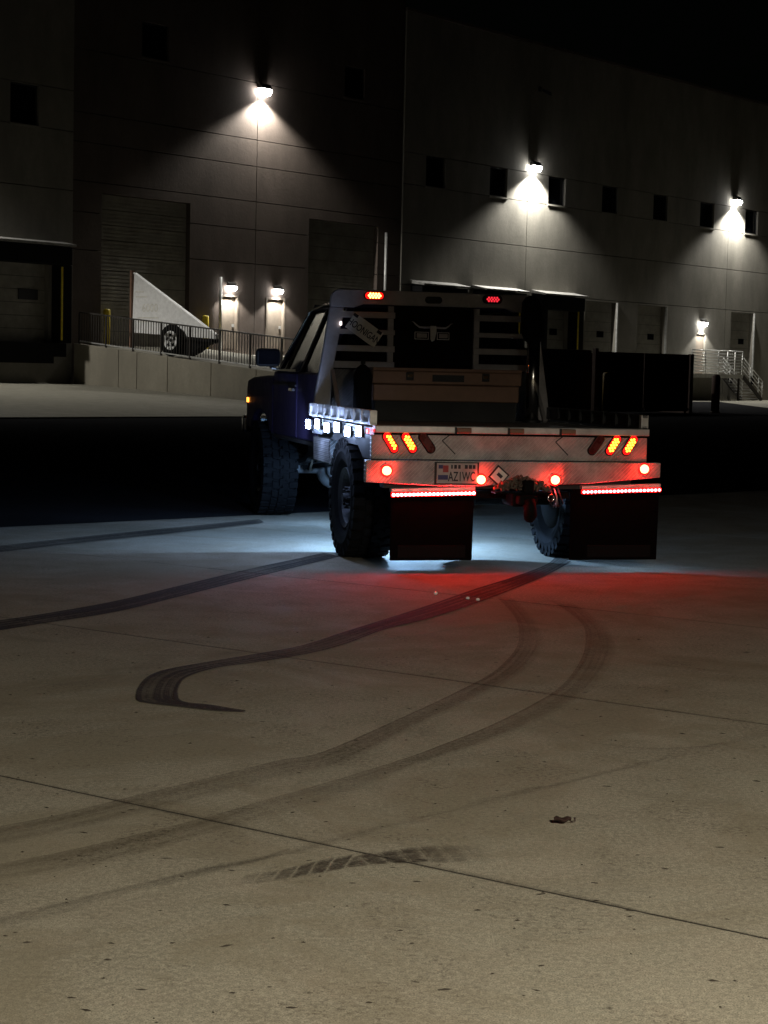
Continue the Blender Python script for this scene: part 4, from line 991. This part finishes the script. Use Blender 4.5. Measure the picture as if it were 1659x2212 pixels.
MB().torus((0.30, -1.19, 0.56), (0, 1, 0), 0.024, 0.006, 12, 6).build('shackle', 'chrome', T, smooth=True)

# headache rack
RY0, RY1 = 1.05, 1.10
rk = {}
for sx in (-1, 1):
    rk[sx] = MB().prism([(sx * 0.79, 1.98), (sx * 0.91, 1.98), (sx * 0.955, 1.66), (sx * 1.02, 1.25), (sx * 1.045, 1.06), (sx * 0.90, 1.06), (sx * 0.87, 1.47)], 'y', RY0, RY1)
n = 8
top = [(-0.908, 1.982)] + [(-0.82 + 0.085 * math.cos(R_(180 - 90 * k / n)), 2.045 + 0.085 * math.sin(R_(180 - 90 * k / n))) for k in range(n + 1)] + [(0.82 + 0.085 * math.cos(R_(90 - 90 * k / n)), 2.045 + 0.085 * math.sin(R_(90 - 90 * k / n))) for k in range(n + 1)] + [(0.908, 1.982)]
top += [(0.70, 1.982), (0.62, 2.010), (-0.62, 2.010), (-0.70, 1.982)]
rack = MB().prism(top, 'y', RY0, RY1).build('headache_rack', 'aluminium_rack', T, bevel=0.006)
for sx in (-1, 1): rk[sx].build('rack_post', 'aluminium_rack', rack, bevel=0.006)
for sx in (-1, 1):
    for z0, z1, xo in ((1.897, 1.949, 0.815), (1.759, 1.800, 0.835), (1.615, 1.667, 0.855), (1.475, 1.534, 0.872)):
        MB().box(*sorted((sx * xo, sx * 0.345)), RY0 + 0.012, RY1 - 0.012, z0, z1).build('slat', 'aluminium_rack', rack, bevel=0.004)
    MB().box(*sorted((sx * 0.402, sx * 0.352)), RY1 - 0.011, RY1 + 0.02, 1.06, 2.0).build('rack_upright', 'aluminium_rack', rack)
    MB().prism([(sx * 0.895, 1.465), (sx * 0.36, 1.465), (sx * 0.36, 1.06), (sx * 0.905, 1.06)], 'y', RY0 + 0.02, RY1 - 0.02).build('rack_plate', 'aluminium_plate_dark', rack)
    MB().bar((sx * 0.88, RY0, 1.45), (sx * 0.88, 0.70, 1.06), 0.03, 0.03).build('rack_brace', 'aluminium_rack', rack)
oval(-0.02, 2.062, RY0 - 0.006, RY0 - 0.001, 0.075, 0.03, 0).build('rack_badge', 'trim_black', rack)
for cx, lit in ((-0.537, True), (0.497, False)):
    gr = oval(cx, 2.083, RY0 - 0.010, RY0 - 0.0005, 0.088, 0.036, 0).build('rack_lamp', 'rubber_black', rack)
    oval(cx, 2.083, RY0 - 0.022, RY0 - 0.0105, 0.078, 0.029, 0).build('lamp_lens', 'lens_red_lit' if lit else 'lens_off', gr, bevel=0.004)
    leds(cx, 2.083, RY0 - 0.024, 0.078, 0.029, 0, ((-1, 4), (0, 5), (1, 4))).build('lamp_diodes', 'led_amber_rack' if lit else 'led_red_dim', gr, smooth=True)
# novelty plate on the rack, hung askew
AN = -34.0
RA = Matrix.Rotation(R_(AN), 4, 'Y').inverted()
def rot_y(a): return Matrix.Rotation(R_(-a), 4, 'Y')
M0 = Matrix.Translation((-0.617, RY0 - 0.016, 1.794)) @ rot_y(AN)
mb = MB().box(-0.150, 0.150, -0.003, 0.003, -0.074, 0.074)
mb.v = [tuple(M0 @ Vector(p)) for p in mb.v]
np_ = mb.build('novelty_plate', 'plate_white', rack, bevel=0.002)
text_obj('plate_lettering', 'HOONIGAN', 0.082, 'plate_ink', np_, M0 @ Matrix.Translation((0, -0.004, -0.012)) @ FB, 0.001, 0.70)
for px in (-0.13, 0.115):
    mb = MB().box(px - 0.022, px + 0.022, -0.0055, -0.0035, 0.045, 0.072)
    mb.v = [tuple(M0 @ Vector(p)) for p in mb.v]; mb.build('plate_mark', 'plate_ink', np_)
MB().box(-0.828, -0.812, RY0 - 0.03, RY0 - 0.001, 1.828, 1.862).build('plate_lamp', 'led_white_dim', rack, bevel=0.004)
# longhorn emblem with two small framed plates in the rack opening
ey = RY0 - 0.02
em = MB().prism([(-0.052, 1.845), (0.0, 1.845), (0.005, 1.80), (-0.012, 1.722), (-0.036, 1.712), (-0.048, 1.735)], 'y', ey - 0.02, ey).build('longhorn_emblem', 'plate_white', rack, bevel=0.006)
MB().tube([(-0.05, ey - 0.008, 1.832), (-0.10, ey - 0.008, 1.830), (-0.145, ey - 0.008, 1.833), (-0.175, ey - 0.008, 1.852), (-0.195, ey - 0.008, 1.872), (-0.214, ey - 0.008, 1.879)], [0.009, 0.009, 0.008, 0.006, 0.004, 0.001], 8).build('horn', 'aluminium', em, smooth=True)
MB().tube([(0.0, ey - 0.008, 1.830), (0.05, ey - 0.008, 1.828), (0.085, ey - 0.008, 1.829), (0.11, ey - 0.008, 1.845), (0.128, ey - 0.008, 1.863), (0.147, ey - 0.008, 1.869)], [0.009, 0.009, 0.008, 0.006, 0.004, 0.001], 8).build('horn', 'aluminium', em, smooth=True)
for x0, x1 in ((-0.183, -0.062), (0.012, 0.119)):
    f = MB(); z0, z1 = 1.730, 1.792; w_ = 0.004
    f.box(x0, x1, ey - 0.004, ey, z0, z0 + w_).box(x0, x1, ey - 0.004, ey, z1 - w_, z1).box(x0, x0 + w_, ey - 0.004, ey, z0 + w_, z1 - w_).box(x1 - w_, x1, ey - 0.004, ey, z0 + w_, z1 - w_)
    ff = f.build('emblem_frame', 'aluminium', em)
    MB().box(x0 + 0.018, x1 - 0.014, ey - 0.003, ey - 0.001, z0 + 0.014, z1 - 0.012).build('emblem_plate', 'plate_dull', ff)
MB().box(-0.345, 0.345, RY1 + 0.001, RY1 + 0.012, 1.47, 2.01).build('rack_screen', 'auto_glass', rack)
# tool box across the bed
tb = MB().box(-0.64, 0.60, 0.56, 0.98, 1.218, 1.352).build('tool_box', 'tool_box_metal', T, bevel=0.008)
MB().box(-0.62, 0.58, 0.58, 0.97, 1.056, 1.2175).build('tool_box_base', 'frame_black', tb)
MB().box(-0.655, 0.612, 0.535, 0.99, 1.356, 1.462).build('tool_box_lid', 'tool_box_metal', tb, bevel=0.008)
MB().box(-0.655, 0.612, 0.530, 0.99, 1.4625, 1.488).build('tool_box_lid_edge', 'tool_box_metal', tb, bevel=0.004)
MB().box(-0.155, 0.115, 0.529, 0.5345, 1.380, 1.436).build('tool_box_badge', 'trim_black', tb)
for xx in (-0.345, 0.30):
    lt = MB().box(xx - 0.032, xx + 0.032, 0.526, 0.5345, 1.388, 1.455).build('latch', 'trim_black', tb, bevel=0.004)
    MB().box(xx - 0.022, xx + 0.022, 0.518, 0.5255, 1.410, 1.440).build('latch_handle', 'chrome', lt, bevel=0.004)
# upright black tank left of the tool box
tk = MB().lathe([(0, 0.001), (0, 0.075), (0.36, 0.075), (0.42, 0.055), (0.45, 0.02), (0.455, 0.001)], (-0.735, 0.55, 1.056), (0, 0, 1), 18).build('upright_tank', 'rubber_black', T, smooth=True)
MB().cyl((-0.735, 0.55, 1.51), (-0.735, 0.55, 1.54), 0.02, n=10).build('tank_cap', 'trim_black', tk)
# exhaust stack: chrome pipe, black shrouded top
sk = MB().cyl((0.735, 0.62, 1.05), (0.735, 0.62, 1.78), 0.055, n=24).build('exhaust_stack', 'chrome', T, smooth=True)
MB().lathe([(0, 0.05), (0.03, 0.085), (0.08, 0.10), (0.20, 0.095), (0.34, 0.075), (0.38, 0.04), (0.39, 0.001)], (0.74, 0.62, 1.72), (-0.12, 0, 1), 20).build('stack_shroud', 'rubber_black', sk, smooth=True)
MB().lathe([(0, 0.075), (0.02, 0.075), (0.03, 0.056)], (0.735, 0.62, 1.055), (0, 0, 1), 20).build('stack_flange', 'frame_black', sk)
# under-truck rock lights
for k, (x, y, z, e) in enumerate(((-0.36, 0.52, 0.670, 200), (0.06, 1.10, 0.690, 24), (-0.34, 2.80, 0.640, 26), (1.0, -1.02, 0.560, 6))):
    pd = MB().box(x - 0.05, x + 0.05, y - 0.03, y + 0.03, z, z + 0.03).build('rock_light', 'trim_black', T, bevel=0.006)
    MB().box(x - 0.04, x + 0.04, y - 0.022, y + 0.022, z - 0.008, z - 0.0005).build('rock_lens', 'rock_white', pd)
    ld = bpy.data.lights.new('rock_light_lamp', 'POINT'); ld.energy = e; ld.color = (0.31, 0.57, 1.0); ld.shadow_soft_size = 0.02
    lo = bpy.data.objects.new('rock_light_lamp', ld); col.objects.link(lo); lo.parent = T; lo.location = (x, y, z - 0.03)

# ------------------------------------------------------------------ loose things on the slabs
# curled brown leaf with its stalk
lf = tag(empty('leaf', (0.62, 5.86, 0.0), 0.2), 'curled dark brown leaf lying on the concrete', 'leaf')
mb = MB(); nu, nv = 10, 6
for i in range(nu + 1):
    t_ = i / nu; x = -0.036 + 0.058 * t_; hw = 0.019 * math.sin(math.pi * min(1, 0.12 + 0.88 * t_)) ** 0.7 + 0.001
    for j in range(nv + 1):
        w_ = (j / nv) * 2 - 1
        mb.v.append((x, hw * w_, 0.004 + 0.012 * w_ * w_ + 0.004 * math.sin(9 * t_) + 0.004))
for i in range(nu):
    for j in range(nv): a = i * (nv + 1) + j; mb.f.append((a, a + 1, a + nv + 2, a + nv + 1))
b_ = mb.build('blade', 'leaf_brown', lf, smooth=True); sm = b_.modifiers.new('thickness', 'SOLIDIFY'); sm.thickness = 0.0012
MB().tube([(0.02, 0, 0.008), (0.030, 0.001, 0.009), (0.036, 0.003, 0.007), (0.034, 0.004, 0.020)], [0.002, 0.002, 0.0022, 0.004], 6).build('stalk', 'leaf_brown', lf, smooth=True)
# grit and small crumbs, too many to count
rd = random.Random(11); mb = MB()
for k in range(260):
    y = 3.6 + 6.5 * rd.random() ** 1.4; x = rd.uniform(-0.24, 0.24) * y
    n = rd.randint(4, 6); r = rd.uniform(0.002, 0.0075) * (1.6 if rd.random() < 0.08 else 1); el = rd.uniform(1.0, 3.2); a0 = rd.uniform(-0.6, 0.6); h = rd.uniform(0.0015, 0.004)
    ring = []
    for q in range(n):
        t_ = 2 * math.pi * q / n; rr = r * rd.uniform(0.6, 1.2)
        u, w_ = rr * math.cos(t_) * el, rr * math.sin(t_)
        ring.append((x + u * math.cos(a0) - w_ * math.sin(a0), y + u * math.sin(a0) + w_ * math.cos(a0)))
    mb.add([(p[0], p[1], 0.0005) for p in ring] + [(x, y, h)], [(q, (q + 1) % n, n) for q in range(n)])
db = mb.build('debris', 'debris_dark'); db['kind'] = 'stuff'; tag(db, 'dark crumbs of grit scattered over the concrete yard', 'debris')
for (x, y), lab in (((0.353, 11.854), 'small shiny white chip left of the dark curved tyre mark'), ((0.555, 11.627), 'small shiny white chip on the tyre mark, nearer its left edge'), ((0.618, 11.568), 'small shiny white chip on the tyre mark, rightmost of three')):
    c = MB().ball((0, 0, 0.008), 0.014, 0.011, 0.012, 7, 5).build('white_chip', 'chip_white'); c.location = (x, y, 0.0)  # smooth white chips set on the slabs
    tag(c, lab, 'stone chip', 'white chips')
